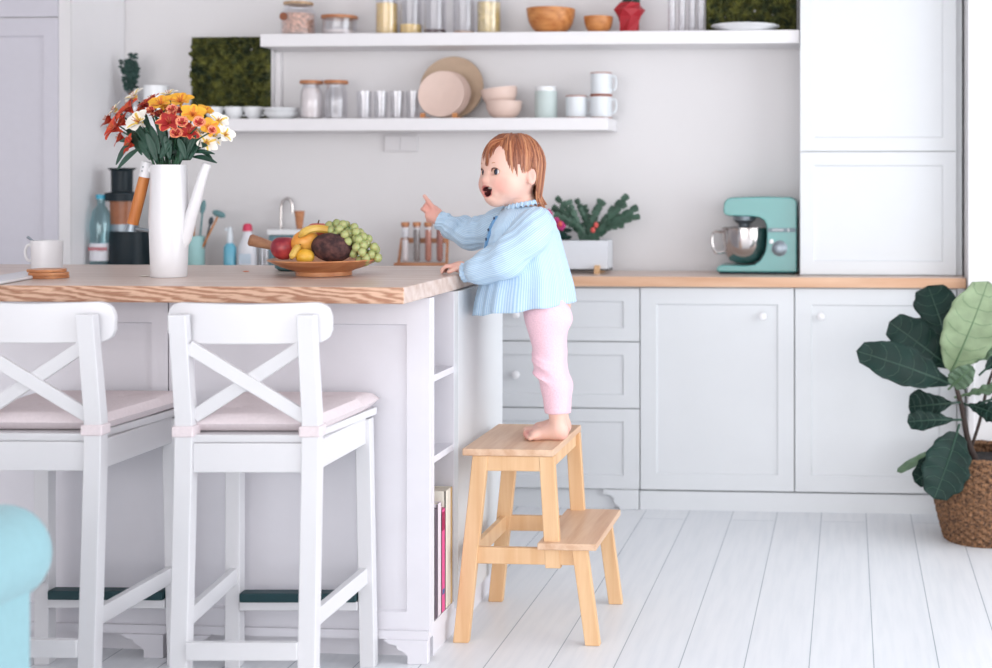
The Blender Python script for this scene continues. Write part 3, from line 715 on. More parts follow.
cactus('christmas_cactus', 'green segmented christmas cactus with coral buds in the white planter box', rt,
    [(556, 197, .02), (560, 207, .0), (568, 200, -.02), (576, 199, .02), (580, 208, 0), (601, 199, .03), (604, 201, .0), (597, 207, 0), (628, 195, .0), (626, 203, -.02), (638, 207, .01), (633, 213, -.02), (640, 216, .0), (552, 207, .02), (554, 214, -.02), (558, 220, 0), (616, 212, .02), (588, 214, .02), (590, 222, -.03), (572, 222, -.03), (608, 222, -.03), (624, 225, -.03), (584, 205, .04), (632, 218, .03)])
for px, py in ((593, 230), (596, 225), (560, 224)):
    b0 = W(px, py, YP-.03); pass
    pr_ = [o for o in bpy.data.objects if o.name.startswith('christmas_cactus')][0]
    obj('bud', MB().ball(b0, (.010, .008, .012), 10, 8), rd, pr_, world=True, smooth=True, label='coral bud')
vp = thing('flowering_plant', 'small magenta flowering plant with dark leaves left of the cactus', 'plant', (WX(557, YP), YP, zt_-.012)); m = MB(); m2_ = MB()
for k in range(16):
    a = random.uniform(0, 2*PI); r = random.uniform(.01, .04); c = W(557, 235, YP)+Vector((r*math.cos(a)*1.3, r*math.sin(a), random.uniform(-.01, .02)))
    m.ball(c, (.022, .018, .010), 8, 6)
m.tube([(WX(557, YP), YP, zt_-.012), tuple(W(557, 233, YP))], .006, 6)
obj('foliage', m, mat('dark foliage', (26, 58, 52), .5, var=.2), vp, world=True, smooth=True)
for px, py in ((548, 214), (545, 219), (556, 222), (551, 226), (561, 226)):
    c = W(px, py, YP-.02); m = MB()
    for q in range(5): m.ball(c+Vector((.011*math.cos(q*1.257), -.004, .011*math.sin(q*1.257))), (.010, .004, .010), 8, 6)
    m.tube([c, (WX(557, YP), YP, zt_)], .002, 5); obj('flower', m, pk, vp, world=True, smooth=True, label='magenta flower')

# ================================================================ things on the shelves
cork = wood('light lid wood', (168, 104, 70), (204, 146, 104), 'x', 20, .5, 2, 6)
glass = glassy('clear glass', (252, 252, 253), .82)
glass2 = glassy('faint clear glass', (252, 252, 253), .88)
ceram = mat('white ceramic', (236, 238, 240), .25, var=.005, coat=.2)
moss = bpy.data.materials.new('green moss'); moss.use_nodes = True; nt = moss.node_tree; b_ = nt.nodes['Principled BSDF']; b_.inputs['Roughness'].default_value = .95
tc = node(nt, 'ShaderNodeTexCoord'); nz = node(nt, 'ShaderNodeTexNoise'); nz.inputs['Scale'].default_value = 26; nz.inputs['Detail'].default_value = 6
rp = node(nt, 'ShaderNodeValToRGB'); nt.links.new(tc.outputs['Object'], nz.inputs['Vector']); nt.links.new(nz.outputs['Fac'], rp.inputs['Fac'])
rp.color_ramp.elements[0].position = .35; rp.color_ramp.elements[0].color = lin((28, 44, 24)); rp.color_ramp.elements[1].position = .7; rp.color_ramp.elements[1].color = lin((112, 112, 48))
nt.links.new(rp.outputs['Color'], b_.inputs['Base Color'])
def moss_panel(px0, px1, pz0, z0, y, lab, lean=.03):
    x0_, x1_ = WX(px0, y), WX(px1, y); z1_ = W((px0+px1)/2, pz0, y).z
    t = thing('moss_picture', lab, 'moss picture', ((x0_+x1_)/2, y, z0), 0, 'moss pictures on the shelves')
    obj('frame', MB().box(x0_-.004, x1_+.004, y, y+.014, z0, z1_+.004).box(x0_-.004, x0_-.001, y-.012, y, z0, z1_+.004).box(x1_+.001, x1_+.004, y-.012, y, z0, z1_+.004), shelf_m, t, world=True, bev=.001, label='thin white frame')
    nx, nz_ = int((x1_-x0_)/.006), int((z1_-z0)/.006); rs = np.random.RandomState(3); A = rs.rand(nx, nz_)
    B = (A+np.roll(A, 1, 0)+np.roll(A, 1, 1)+np.roll(A, -1, 0)+np.roll(A, -1, 1))/5
    m = MB()
    def P(i, j):
        e = 0 if i in (0, nx-1) or j in (0, nz_-1) else 1
        return (x0_+(x1_-x0_)*i/(nx-1)+e*(A[i, j]-.5)*.004, y-.004-e*(.010+.09*(B[i, j]-.35)), z0+.003+(z1_-z0-.003)*j/(nz_-1)+e*(A[j % nx, i % nz_]-.5)*.004)
    m.grid(P, nx, nz_); o = obj('moss', m, moss, t, world=True, smooth=False); return t
moss_panel(193, 272, 37, zl+.001, 5.745, 'large square green moss picture leaning behind the white cups')
moss_panel(706, 797, -24, zu+.001, 5.72, 'green moss picture at the right end of the upper shelf')
tag(obj('picture_rail', MB().box(WX(274, 5.77), WX(281, 5.77), 5.765, 5.788, zl+.001, zub-.004), shelf_m), 'slim white upright batten between the two shelves beside the moss', 'batten')

YQ = 5.66
def pr(px0, px1, y=YQ):
    a, b = WX(px0, y), WX(px1, y); return (a+b)/2, (b-a)/2
def hz(py, y=YQ, px=450): return W(px, py, y).z
def cupshape(r, h, t=.003, taper=.85): return [(0, 0), (r*taper*.7, 0), (r*taper, .004), (r*.97, h*.5), (r, h), (r-t, h), (r*.97-t, h*.5), (r*taper-t, .006), (0, .005)]
# white cups
r = pr(225, 244)[1]; hcup = .052
cp = thing('tea_cup', 'white tea cup on the lower shelf, third from the stacked bowls', 'cup', (0, 0, zl+.001), 0, 'white tea cups under the moss picture')
cb = obj('cup_body', MB().lathe([(0, 0), (.018, 0), (.02, .004), (.031, .015), (.037, .032), (r*.97, hcup), (r*.97-.003, hcup), (.034, .032), (.027, .016), (.012, .007), (0, .006)], 28, close=True), ceram, cp, smooth=True)
hpts = catmull([(.034, 0, .044), (.05, 0, .045), (.054, 0, .03), (.045, 0, .018), (.034, 0, .018)], 4)
obj('handle', MB().tube(hpts, .0035, 7), ceram, cp, smooth=True)
cp.location.x = pr(206, 223, 5.66)[0]; cp.location.y = 5.66
dup(cp, (pr(226, 243)[0], 5.66, zl+.001), 0, 'white tea cup on the lower shelf, second from the stacked bowls')
dup(cp, (pr(245, 261)[0], 5.665, zl+.001), 0, 'white tea cup on the lower shelf, directly beside the stacked bowls')
x_, r_ = pr(264, 298)
for k in range(2):
    m = MB().lathe([(0, 0), (r_*.45, 0), (r_*.7, .006), (r_*.93, .02), (r_, .030), (r_*.97, .030), (r_*.9, .021), (r_*.66, .009), (0, .005)], 32, close=True)
    tag(obj('shallow_bowl', m, ceram, smooth=True, loc=(x_, 5.66, zl+.001+k*.017)), ['lower shallow white bowl of the pair beside the tea cups', 'upper shallow white bowl of the pair beside the tea cups'][k], 'bowl', 'white stacked bowls')
def jar(px0, px1, pytop, base, fill, fillh, lab, lidh=.014, lidover=1.06, y=YQ, neck=True, lid=cork, nm='storage_jar', cat='jar', group=None, gm=None):
    x, r = pr(px0, px1, y); h = hz(pytop, y)-base-.001
    t = thing(nm, lab, cat, (x, y, base+.001), 0, group); bh = h-lidh if lid else h
    if neck: pf = [(r*.9, 0), (r, .006), (r, bh*.75), (r*.8, bh*.9), (r*.8, bh)]
    else: pf = [(r*.97, 0), (r, .004), (r, bh)]
    inner = [(max(0, a-.003), max(.004, b)) for a, b in reversed(pf)]
    obj('glass_body', MB().lathe([(0, 0)]+pf+inner+[(0, .004)], 28, close=True), gm or glass, t, smooth=True)
    if fill is not None:
        f = [(0, .006), (r*.86, .006), (r*.93, .012), (r*.93, min(bh*.74, fillh)), (0, fillh)] if not (neck and fillh > bh*.74) else [(0, .006), (r*.86, .006), (r*.93, .012), (r*.93, bh*.73), (r*.74, bh*.88), (0, bh*.88)]
        obj('contents', MB().lathe(f, 24), fill, t, smooth=True)
    if lid: obj('lid', MB().lathe([(0, bh), (r*lidover*.96, bh), (r*lidover, bh+.002), (r*lidover, bh+lidh-.002), (r*lidover*.97, bh+lidh), (0, bh+lidh)], 28), lid, t, smooth=True)
    return t, x, r, h
flour = mat('white flour', (240, 232, 230), .9, var=.02)
jar(301, 322, 80, zl, flour, .12, 'glass jar of white flour with a wooden lid on the lower shelf', group='wood-lidded jars on the lower shelf')
jar(325, 347, 80, zl, None, 0, 'empty glass jar with a wooden lid right of the flour jar', group='wood-lidded jars on the lower shelf')
granola = mat('pink-brown cereal pieces', (216, 178, 160), .9, var=.45, scale=75)
tj, x, r, h = jar(282, 315, 1, zu, granola, .09, 'large glass jar of cereal with a woven lid and round brown tag', lid=mat('woven straw lid', (190, 160, 130), .9, var=.3, scale=80), lidh=.012, lidover=.85)
obj('hanging_tag', MB().lathe([(0, 0), (.016, 0), (.016, .004), (0, .004)], 20).xf(Matrix.Translation((x-.038, YQ-r*.80-.006, zu+.075)) @ Matrix.Rotation(PI/2, 4, 'X')), mat('brown wooden tag', (140, 84, 60), .7), tj, world=True, smooth=True)
jar(323, 356, 15, zu, flour, .02, 'low wide glass jar with a wooden lid on the upper shelf', lidh=.013, neck=False)
pasta = mat('yellow pasta', (232, 200, 128), .7, var=.12, scale=90); 
jar(376, 398, -8, zu, pasta, .13, 'glass jar full of yellow pasta left of the tall cylinders', neck=False, lid=None, group='tall jars of dry food', nm='food_jar')
for px0, px1, cm, fh, lab in ((400, 422, pasta, .042, 'tall clear cylinder with a little yellow grain, left of three'),
                            (424, 446, mat('dark brown seeds', (92, 70, 72), .8, var=.2, scale=90), .020, 'tall clear cylinder with dark seeds, middle of three'),
                            (453, 475, mat('beige grain', (214, 176, 148), .8, var=.15, scale=90), .012, 'tall clear cylinder with thin layer of beige grain, right of three')):
    jar(px0, px1, -40, zu, cm, fh, lab, neck=False, lid=None, group='tall jars of dry food', nm='food_jar', gm=glass2)
jar(477, 501, -8, zu, mat('stacked pale pasta', (222, 200, 140), .7, var=.2, scale=60), .13, 'glass jar full of pale ribbed pasta right of the cylinders', neck=False, lid=None, group='tall jars of dry food', nm='food_jar')
bowlw = wood('warm bowl wood', (176, 106, 56), (216, 152, 92), 'x', 14, .4, 2, 5)
for px0, px1, py, lab in ((527, 575, 10, 'large warm wooden bowl on the upper shelf'), (584, 613, 18, 'small wooden bowl between the large bowl and red pot')):
    x, r = pr(px0, px1); h = hz(py)-zu-.001
    m = MB().lathe([(0, 0), (r*.45, 0), (r*.62, h*.08), (r*.79, h*.25), (r*.90, h*.45), (r*.97, h*.72), (r, h), (r*.95, h), (r*.91, h*.72), (r*.84, h*.47), (r*.7, h*.28), (0, h*.12)], 36, close=True)
    tag(obj('wooden_bowl', m, bowlw, smooth=True, loc=(x, YQ, zu+.001)), lab, 'bowl', 'wooden bowls on the upper shelf')
# red faceted pot + plant
x, r = pr(614, 645); h = hz(5)-zu-.001; red = mat('red folded pot', (170, 34, 46), .5, var=.05)
pt = thing('flower_pot', 'small red faceted pot on the upper shelf', 'pot', (x, YQ, zu+.001)); m = MB(); N = 6
rings = [(0, .62, 0), (.55, .75, .5), (.78, 1.0, 0), (1.0, .72, .5)]
def FP_(i, j):
    z, k, o = rings[i]; a = 2*PI*(j+o)/N+.3; return (r*k*math.cos(a), r*k*math.sin(a), h*z)
m.grid(FP_, 4, N, wrapv=True); m.f.append(tuple(range(N))); m.m.append(0); obj('pot', m, red, pt, solid=.003)
kp = thing('potted_plant', 'leafy green plant with white specks growing in the red pot', 'plant', (x, YQ, zu+.001+h*.4)); m = MB()
m.lathe([(0, 0), (r*.6, 0), (r*.6, .008), (0, .008)], 12)
random.seed(9)
for k in range(26):
    a = random.uniform(0, 6.28); q = Vector((math.cos(a)*random.uniform(.01, .05), math.sin(a)*random.uniform(.01, .05), random.uniform(h*.6, h*.6+.10)))
    m.tube([(0, 0, 0), q*.6, q], [.002, .002, .001], 5); m.ball(q, (.013, .006, .008), 7, 5)
obj('foliage', m, mat('dark sage leaf', (40, 66, 58), .6, var=.3, scale=60), kp, smooth=True)
# four white cylinders
for k, (a, b) in enumerate(((668, 676), (678, 686), (688, 696), (697, 705))):
    x, r = pr(a, b); m = MB().lathe([(0, 0), (r*.9, 0), (r, .003), (r, .17), (r-.002, .17), (r-.002, .004), (0, .003)], 20, close=True)
    tag(obj('champagne_glass', m, glass, smooth=True, loc=(x, YQ, zu+.001)), 'tall slim clear glass, %s of four beside the right moss picture' % ['leftmost', 'second from left', 'third from left', 'nearest'][k], 'glass', 'tall slim glasses on the upper shelf')
x, r = pr(711, 780, 5.63)
tag(obj('serving_plate', MB().lathe([(0, 0), (r*.6, 0), (r*.75, .006), (r, .020), (r*.985, .023), (r*.73, .010), (0, .005)], 40, close=True), ceram, smooth=True, loc=(x, 5.625, zu+.001)), 'wide white plate lying in front of the right moss picture', 'plate')
# drinking glasses
for k, (a, b) in enumerate(((357, 372), (374, 388), (390, 404), (406, 419))):
    x, r = pr(a, b); h = hz(91)-zl-.001
    m = MB().lathe([(0, 0), (r*.85, 0), (r*.88, .004), (r, h), (r-.002, h), (r*.86-.002, .008), (0, .008)], 22, close=True)
    tag(obj('drinking_glass', m, glass, smooth=True, loc=(x, YQ, zl+.001)), 'clear drinking glass on the lower shelf, %s' % ['nearest the empty jar', 'second from the empty jar', 'second from the plates', 'right beside the plates'][k], 'glass', 'drinking glasses in a row')
# plates on stand
pinkc = mat('blush ceramic', (222, 196, 184), .45, var=.02); tanc = mat('tan ceramic', (190, 164, 140), .5, var=.03)
def plate(px, py, rpx, y, m_, lab, tilt=-12, group=None):
    c = W(px, py, y); r = rpx*(y)/FP
    m = MB().lathe([(0, 0), (r*.6, 0), (r*.75, .006), (r, .014), (r*.99, .018), (r*.73, .010), (0, .004)], 48, close=True)
    m.xf(Matrix.Rotation(math.radians(90+tilt), 4, 'X'))
    zmin = min(v[2] for v in m.v); 
    return tag(obj('plate', m, m_, smooth=True, loc=(c.x, y, zl+.001-zmin if lab.startswith('large') else zl+.006-zmin)), lab, 'plate', group)
plate(452.5, 87, 33, 5.735, tanc, 'large tan round plate standing behind the blush plates')
for k, (px, y) in enumerate(((448, 5.685), (445.5, 5.67), (442.5, 5.655))):
    plate(px, 94, 24.3, y, pinkc, 'blush side plate on the stand, %s' % ['hindmost of three', 'middle of three', 'foremost of three'][k], group='blush side plates')
t = thing('plate_stand', 'small wooden stand holding the blush plates upright', 'stand', (WX(445, 5.66), 5.66, zl+.001))
for px in (426, 458):
    xx = WX(px, 5.65); m = MB().box(xx-.010, xx+.010, 5.60, 5.76, zl+.001, zl+.008).box(xx-.010, xx+.010, 5.60, 5.612, zl+.008, zl+.022)
    obj('support', m, MATS['warm bowl wood'], t, world=True)
# blush bowls
x, r = pr(486, 522); 
bwl = [(0, 0), (r*.5, 0), (r*.62, .006), (r*.80, .018), (r*.94, .040), (r, .072), (r*.96, .072), (r*.90, .042), (r*.76, .022), (r*.55, .010), (0, .008)]
tag(obj('deep_bowl', MB().lathe(bwl, 32, close=True), pinkc, smooth=True, loc=(x, 5.66, zl+.001)), 'lower blush bowl of the stacked pair on the lower shelf', 'bowl', 'stacked blush bowls')
o_ = obj('deep_bowl', MB().lathe(bwl, 32, close=True).xf(Matrix.Rotation(math.radians(-8), 4, 'Y')), pinkc, smooth=True, loc=(x-.012, 5.66, zl+.053))
tag(o_, 'upper blush bowl tilted inside the lower one', 'bowl', 'stacked blush bowls')
# canister
x, r = pr(535, 557); h = hz(87)-zl
sage = mat('pale sage tin', (192, 205, 203), .4, var=.02)
t = thing('canister', 'pale sage green canister with a white lid on the lower shelf', 'canister', (x, 5.66, zl+.001))
obj('body', MB().lathe([(0, 0), (r*.97, 0), (r, .003), (r, h*.84), (0, h*.84)], 28), sage, t, smooth=True)
obj('lid', MB().lathe([(0, h*.845), (r*.92, h*.845), (r*.92, h*.97), (r*.85, h-.001), (0, h-.001)], 28), ceram, t, smooth=True)
# mugs with copper rims
mugc = mat('pale blue-white enamel', (220, 225, 229), .3, var=.01); cop = mat('copper-red rim', (160, 88, 66), .4, var=.02)
x, r = pr(566, 587); hm = hz(96)-zl-.002
mg = thing('mug', 'pale mug with copper rim and base, left on the shelf end', 'mug', (x, 5.66, zl+.001), 0, 'pale mugs with copper rims')
obj('mug_body', MB().lathe([(0, .004), (r*.97, .004), (r, .008), (r, hm-.004), (r-.003, hm-.004), (r-.003, .010), (0, .010)], 28, close=True), mugc, mg, smooth=True)
obj('rim', MB().lathe([(r-.004, hm-.005), (r+.001, hm-.005), (r+.001, hm-.001), (r-.004, hm-.001)], 28, close=True), cop, mg, smooth=True)
obj('base_ring', MB().lathe([(0, 0), (r+.002, 0), (r+.002, .004), (0, .004)], 28), cop, mg, smooth=True)
obj('handle', MB().tube(catmull([(r-.002, 0, hm*.8), (r+.014, 0, hm*.82), (r+.020, 0, hm*.55), (r+.012, 0, hm*.25), (r-.002, 0, hm*.25)], 4), .004, 7), mugc, mg, smooth=True)
x2 = pr(590, 612)[0]
dup(mg, (x2, 5.662, zl+.001), 0, 'pale mug with copper rim beneath the stacked one'); dup(mg, (x2+.001, 5.662, zl+.001+hm+.001), -.1, 'pale mug stacked on top of another mug')
# left end of the lower shelf: mug, glass jug and plant behind the bouquet
x, r = pr(142, 165); hh = hz(84)-zl-.001
t = thing('mug', 'large plain white mug on the shelf behind the bouquet', 'mug', (x, 5.68, zl+.001))
obj('mug_body', MB().lathe([(0, 0), (r*.9, 0), (r, .004), (r, hh), (r-.003, hh), (r-.003, .006), (0, .006)], 28, close=True), ceram, t, smooth=True)
obj('handle', MB().tube(catmull([(r-.002, 0, hh*.8), (r+.02, 0, hh*.8), (r+.024, 0, hh*.5), (r+.012, 0, hh*.25), (r-.002, 0, hh*.25)], 4), .004, 7), ceram, t, smooth=True)
x, r = pr(117, 141); hh = hz(90)-zl
t = thing('glass_vase', 'small glass vase on the shelf behind the orange flowers', 'vase', (x, 5.68, zl+.001))
obj('vase_body', MB().lathe([(0, 0), (r*.8, 0), (r, .02), (r*.95, hh*.7), (r*.6, hh), (r*.57, hh), (r*.9, hh*.7), (r*.95, .02), (0, .006)], 26, close=True), glass, t, smooth=True)
sp = thing('green_sprig', 'dark green leafy sprig standing in the glass vase on the shelf', 'plant', (x, 5.68, zl+.012)); m = MB(); m2_ = MB()
random.seed(21)
for k in range(9):
    tip = W(133+random.uniform(-11, 13), random.uniform(50, 78), 5.68+random.uniform(-.03, .03)); b0 = Vector((x, 5.68, zl+.015)); path = catmull([b0, b0*.4+tip*.6+Vector((0, 0, .02)), tip], 6)
    m.tube(path, .002, 5)
    for p in path[5:]:
        for s in (-1, 1): m2_.ball(p+Vector((s*.012, random.uniform(-.008, .008), random.uniform(-.004, .008))), (.010, .005, .006), 7, 5)
obj('stems', m, MATS['dark foliage'], sp, world=True, smooth=True); obj('foliage', m2_, MATS['dark foliage'], sp, world=True, smooth=True)
# switch plate
x, r = pr(384, 418, 5.785); z0_, z1_ = W(400, 152, 5.785).z, W(400, 135, 5.785).z
t = thing('light_switch', 'double light switch plate on the wall under the lower shelf', 'light switch', (x, 5.784, z0_))
grey_p = mat('light grey plastic', (220, 218, 220), .5, var=.005)
obj('plate', MB().box(x-r, x+r, 5.780, 5.789, z0_, z1_), grey_p, t, world=True, bev=.003)
for a, b in ((-.9, -.04), (.04, .9)): obj('rocker', MB().box(x+r*a, x+r*b, 5.776, 5.7798, z0_+.006, z1_-.006), grey_p, t, world=True, bev=.001)
# ================================================================ things on the island
enam = mat('white enamel', (226, 225, 228), .3, var=.004, coat=.15)
p = G(169, 277, ZW); yc = p.y
wc = thing('watering_can', 'tall white enamel watering can with a wooden handle, holding the bouquet', 'watering can', (p.x, yc, ZW+.0005))
H = W(169, 165, yc).z-ZW
prof = [(0, 0), (.046, 0), (.048, .003), (.050, .06), (.053, H*.5), (.050, H*.75), (.0465, H), (.0435, H), (.047, H*.75), (.050, H*.5), (.046, .006), (0, .006)]
body = obj('can_body', MB().lathe(prof, 48, close=True), enam, wc, smooth=True)
def Wl(px, py, dy=0): return tuple(W(px, py, yc+dy))
obj('spout', MB().tube([Wl(178, 256), Wl(185, 238), Wl(204.5, 170), Wl(207, 163.5)], [.012, .0185, .0125, .012], 18), enam, wc, world=True, smooth=True)
hb_ = obj('handle_bracket', MB().tube([Wl(147.5, 162), Wl(144.5, 177)], .0165, 18).tube([Wl(147, 169), Wl(155, 170)], .012, 10), enam, wc, world=True, smooth=True)
for q in ((146, 167), (145, 171)): obj('rivet', MB().ball((Wl(*q)[0], yc-.0165, Wl(*q)[2]), .0022, 8, 6), steel_d, hb_, world=True, smooth=True)
hw_ = wood('orange handle wood', (176, 98, 42), (214, 140, 76), 'z', 10, .4, 2, 12)
obj('handle', MB().tube([Wl(144.6, 176.5), Wl(140, 195), Wl(132.5, 224)], [.0145, .0155, .0155], 18), hw_, wc, world=True, smooth=True, label='orange-brown wooden handle')
obj('handle_end', MB().tube([Wl(132.6, 223.5), Wl(131, 231)], [.0125, .015], 16).tube([Wl(132, 228), Wl(151, 231)], .005, 8), steel_d, wc, world=True, smooth=True)

# ---- bouquet of alstroemeria, each stem a thing
fm = dict(
 orange=[mat('deep orange petal', (214, 78, 44), .6, var=.15, scale=60), mat('red orange petal inside', (190, 46, 36), .6, var=.1)],
 white=[mat('cream white petal', (246, 240, 230), .6, var=.03), mat('yellow petal mark', (238, 206, 96), .6)],
 yellow=[mat('golden yellow petal', (242, 178, 54), .6, var=.1, scale=60), mat('yellow petal inside', (232, 140, 44), .6)],
 red=[mat('peach petal rim', (240, 150, 112), .6, var=.08), mat('dark red petal inside', (176, 34, 42), .6)],
 crimson=[mat('crimson petal', (176, 42, 40), .6, var=.12, scale=60), mat('peach petal edge', (236, 150, 100), .6)])
sten = mat('dark green stem', (44, 84, 60), .55, var=.15); lf_m = mat('dark green lance leaf', (34, 70, 56), .45, var=.25, scale=25)
stam = mat('stamen', (196, 110, 60), .6)
def flower_mesh(kind, size, seed):
    rn = random.Random(seed); m = MB()
    for k in range(6):
        a = k*PI/3+rn.uniform(-.12, .12); inner = k % 2; L = size*(1.0 if not inner else .95); wd = size*(.86 if inner == 0 else .60)
        open_ = rn.uniform(.75, 1.05) if kind != 'red' else .62
        nu, nv = 8, 7
        def P(i, j):
            t = i/(nu-1); s = -1+2*j/(nv-1); w_ = wd*.5*(math.sin(PI*min(1, t*.88+.06))**.75)*(1.0 if t < .9 else .8)
            rr = L*(t**1.15)*open_; z = size*(.62*t**.6-.45*open_*max(0, t-.45)**1.6)+.18*w_*(abs(s)**2)
            x, y = rr, w_*s
            return (x*math.cos(a)-y*math.sin(a), x*math.sin(a)+y*math.cos(a), z+(.002 if inner else 0))
        st_ = len(m.f); m.grid(P, nu, nv)
        for q in range(st_, len(m.f)):
            i, j = (q-st_)//(nv-1), (q-st_) % (nv-1)
            if kind in ('orange', 'yellow', 'white'): mi = 1 if (inner and i < 6 and 1 < j < 4) or i < 2 else 0
            elif kind == 'red': mi = 0 if (j in (0, nv-2) or i > nu-4) else 1
            else: mi = 1 if (j in (0, nv-2) and i > 3) else 0
            m.m[q] = mi
    for k in range(5):
        a = k*1.257+.4; m.tube([(0, 0, 0), (size*.12*math.cos(a), size*.12*math.sin(a), size*.5), (size*.2*math.cos(a), size*.2*math.sin(a), size*.72)], size*.02, 4, mi=2)
    m.tube([(0, 0, -size*.25), (0, 0, 0), (0, 0, size*.18)], [size*.05, size*.10, size*.17], 8, mi=0)
    return m
cen = Vector(W(169, 152, yc))
def lance(par, a, b, wd, sag, seed=0):
    a, b = Vector(a), Vector(b); d = (b-a); L = d.length; d.normalize(); sd = d.cross(Vector((0, -1, .25))).normalized(); nn = sd.cross(d)
    m = MB()
    def P(i, j):
        t = i/11; s = -1+j/2; w_ = wd*math.sin(PI*(t*.94+.03))**.8
        return a+d*(L*t)+sd*(w_*s)+Vector((0, 0, sag*math.sin(PI*t)))+nn*(.25*w_*abs(s))
    m.grid(P, 12, 5); return obj('leaf', m, lf_m, par, world=True, smooth=True, solid=.0008)
FL = [
 (112, 127, .032, 'orange', -.02, 'deep orange alstroemeria at the far left of the bouquet'),
 (127, 107, .028, 'orange', .0, 'deep orange alstroemeria left of the top, above the big white one'),
 (107, 119, .026, 'orange', .05, 'small deep orange alstroemeria behind the far left one'),
 (128, 144, .024, 'orange', -.03, 'orange alstroemeria hanging lowest on the left side'),
 (118, 114, .026, 'orange', .06, 'orange-red alstroemeria hidden between the two left ones'),
 (133, 95, .025, 'white', .02, 'white alstroemeria at the top left of the bouquet'),
 (114, 109, .020, 'white', .03, 'small white alstroemeria bud at the upper left edge'),
 (137, 120, .032, 'white', -.06, 'large open white alstroemeria at the front left'),
 (145, 103, .022, 'crimson', .02, 'crimson alstroemeria beside the top left white one'),
 (151, 110, .020, 'red', -.04, 'peach-rimmed red alstroemeria just above the big white one'),
 (160, 102, .028, 'yellow', -.02, 'golden yellow alstroemeria left of the top middle'),
 (168, 93, .022, 'white', .05, 'white alstroemeria peeking out at the top middle'),
 (180, 99, .028, 'yellow', .0, 'golden yellow alstroemeria at the top right of middle'),
 (172, 109, .018, 'red', -.06, 'round peach-rimmed red alstroemeria between the two top yellows'),
 (169, 121, .028, 'crimson', -.06, 'crimson alstroemeria at the centre front of the bouquet'),
 (182, 122, .020, 'red', -.07, 'peach-rimmed red alstroemeria right of the centre'),
 (176, 133, .020, 'red', -.06, 'peach-rimmed red alstroemeria lowest in the middle'),
 (189, 132, .022, 'crimson', -.04, 'crimson alstroemeria low on the right of centre'),
 (193, 113, .028, 'yellow', -.03, 'golden yellow alstroemeria on the right shoulder'),
 (199, 122, .020, 'red', -.06, 'peach-rimmed red alstroemeria on the right, under the yellow one'),
 (209, 127, .024, 'yellow', -.01, 'golden yellow alstroemeria at the right edge'),
 (212, 130, .015, 'red', -.05, 'small peach-rimmed red alstroemeria at the right edge'),
 (219, 120, .025, 'white', .04, 'white alstroemeria behind the right edge, upper'),
 (226, 134, .022, 'white', .03, 'white alstroemeria farthest right in the bouquet'),
 (207, 142, .024, 'white', .0, 'white alstroemeria low on the right'),
 (151, 98, .022, 'orange', .06, 'orange alstroemeria behind the top yellow one'),
 (205, 110, .022, 'yellow', .06, 'yellow alstroemeria at the back on the right'),
 (121, 121, .026, 'orange', .01, 'deep orange alstroemeria just right of the far left one'),
 (141, 109, .022, 'orange', .02, 'orange-red alstroemeria between the top white and big white ones'),
 (119, 137, .022, 'orange', .02, 'orange alstroemeria low on the left behind the leaves'),
 (159, 113, .022, 'crimson', .01, 'crimson alstroemeria under the top golden yellow one'),
 (185, 110, .022, 'crimson', .02, 'crimson alstroemeria between the golden yellow ones on the right'),
 (214, 137, .022, 'white', .05, 'white alstroemeria behind the low right one'),
 (164, 106, .020, 'yellow', .05, 'small yellow alstroemeria behind the middle'),
 (202, 134, .020, 'white', .04, 'small white alstroemeria low behind the right side'),
]
leafs = {0: [((131, 141), (116, 165), .008)], 3: [((140, 148), (117, 170), .008), ((138, 140), (150, 160), .010)], 7: [((146, 132), (157, 163), .012)], 9: [((150, 125), (160, 155), .010)], 14: [((165, 135), (170, 160), .012)],
         16: [((172, 140), (160, 160), .011)], 17: [((188, 142), (180, 162), .011)], 20: [((200, 140), (190, 160), .010)], 24: [((192, 157), (217, 163), .007), ((188, 153), (215, 154), .006)], 15: [((178, 138), (186, 160), .010)],
         4: [((127, 128), (142, 155), .011)], 1: [((134, 122), (150, 150), .011)], 23: [((200, 152), (213, 160), .005)], 18: [((190, 125), (184, 152), .011)], 10: [((158, 118), (166, 150), .012)], 5: [((140, 110), (152, 140), .010)], 19: [((196, 135), (186, 158), .009)]}
random.seed(31)
for i, (px, py, sz, kind, dy, lab) in enumerate(FL):
    sz *= 1.42; c = Vector(W(px, py, yc+dy)); al = 2*PI*i/len(FL); foot = Vector((p.x+.022*math.cos(al), yc+.022*math.sin(al), ZW+.14)); neck = Vector((p.x+.034*math.cos(al), yc+.034*math.sin(al)*.9, ZW+H+.002))
    dx = (px-169)/60; neck.x = p.x+.034*max(-1, min(1, dx*1.2))
    if abs(neck.y-yc) > .02: neck.y = yc+.02*(1 if neck.y > yc else -1)
    t = thing('alstroemeria', lab, 'flower', tuple(foot), 0, 'alstroemeria stems in the watering can')
    out = (c-cen).normalized()*.75+Vector((0, -.55, .12)); out.normalize()
    m = flower_mesh(kind, sz, i); zq = Vector((0, 0, 1)).rotation_difference(out).to_matrix().to_4x4()
    base = c-out*sz*.45
    m.xf(Matrix.Translation(base) @ zq @ Matrix.Rotation(random.uniform(0, 1), 4, 'Z'))
    nm = {'orange': 'orange flower head', 'white': 'white flower head', 'yellow': 'golden flower head', 'red': 'peach-rimmed red flower head', 'crimson': 'crimson flower head'}[kind]
    obj('flower_head', m, fm[kind]+[stam], t, world=True, smooth=True, label=nm)
    b0 = base-out*sz*.25
    obj('stem', MB().tube(catmull([foot, neck, neck.lerp(b0, .55)+Vector((0, 0, .012)), b0], 5), .0022, 6), sten, t, world=True, smooth=True)
    for (a, b, wd) in leafs.get(i, []): lance(t, W(*a, yc+dy*.5-.01), W(*b, yc-.035), wd, .006)
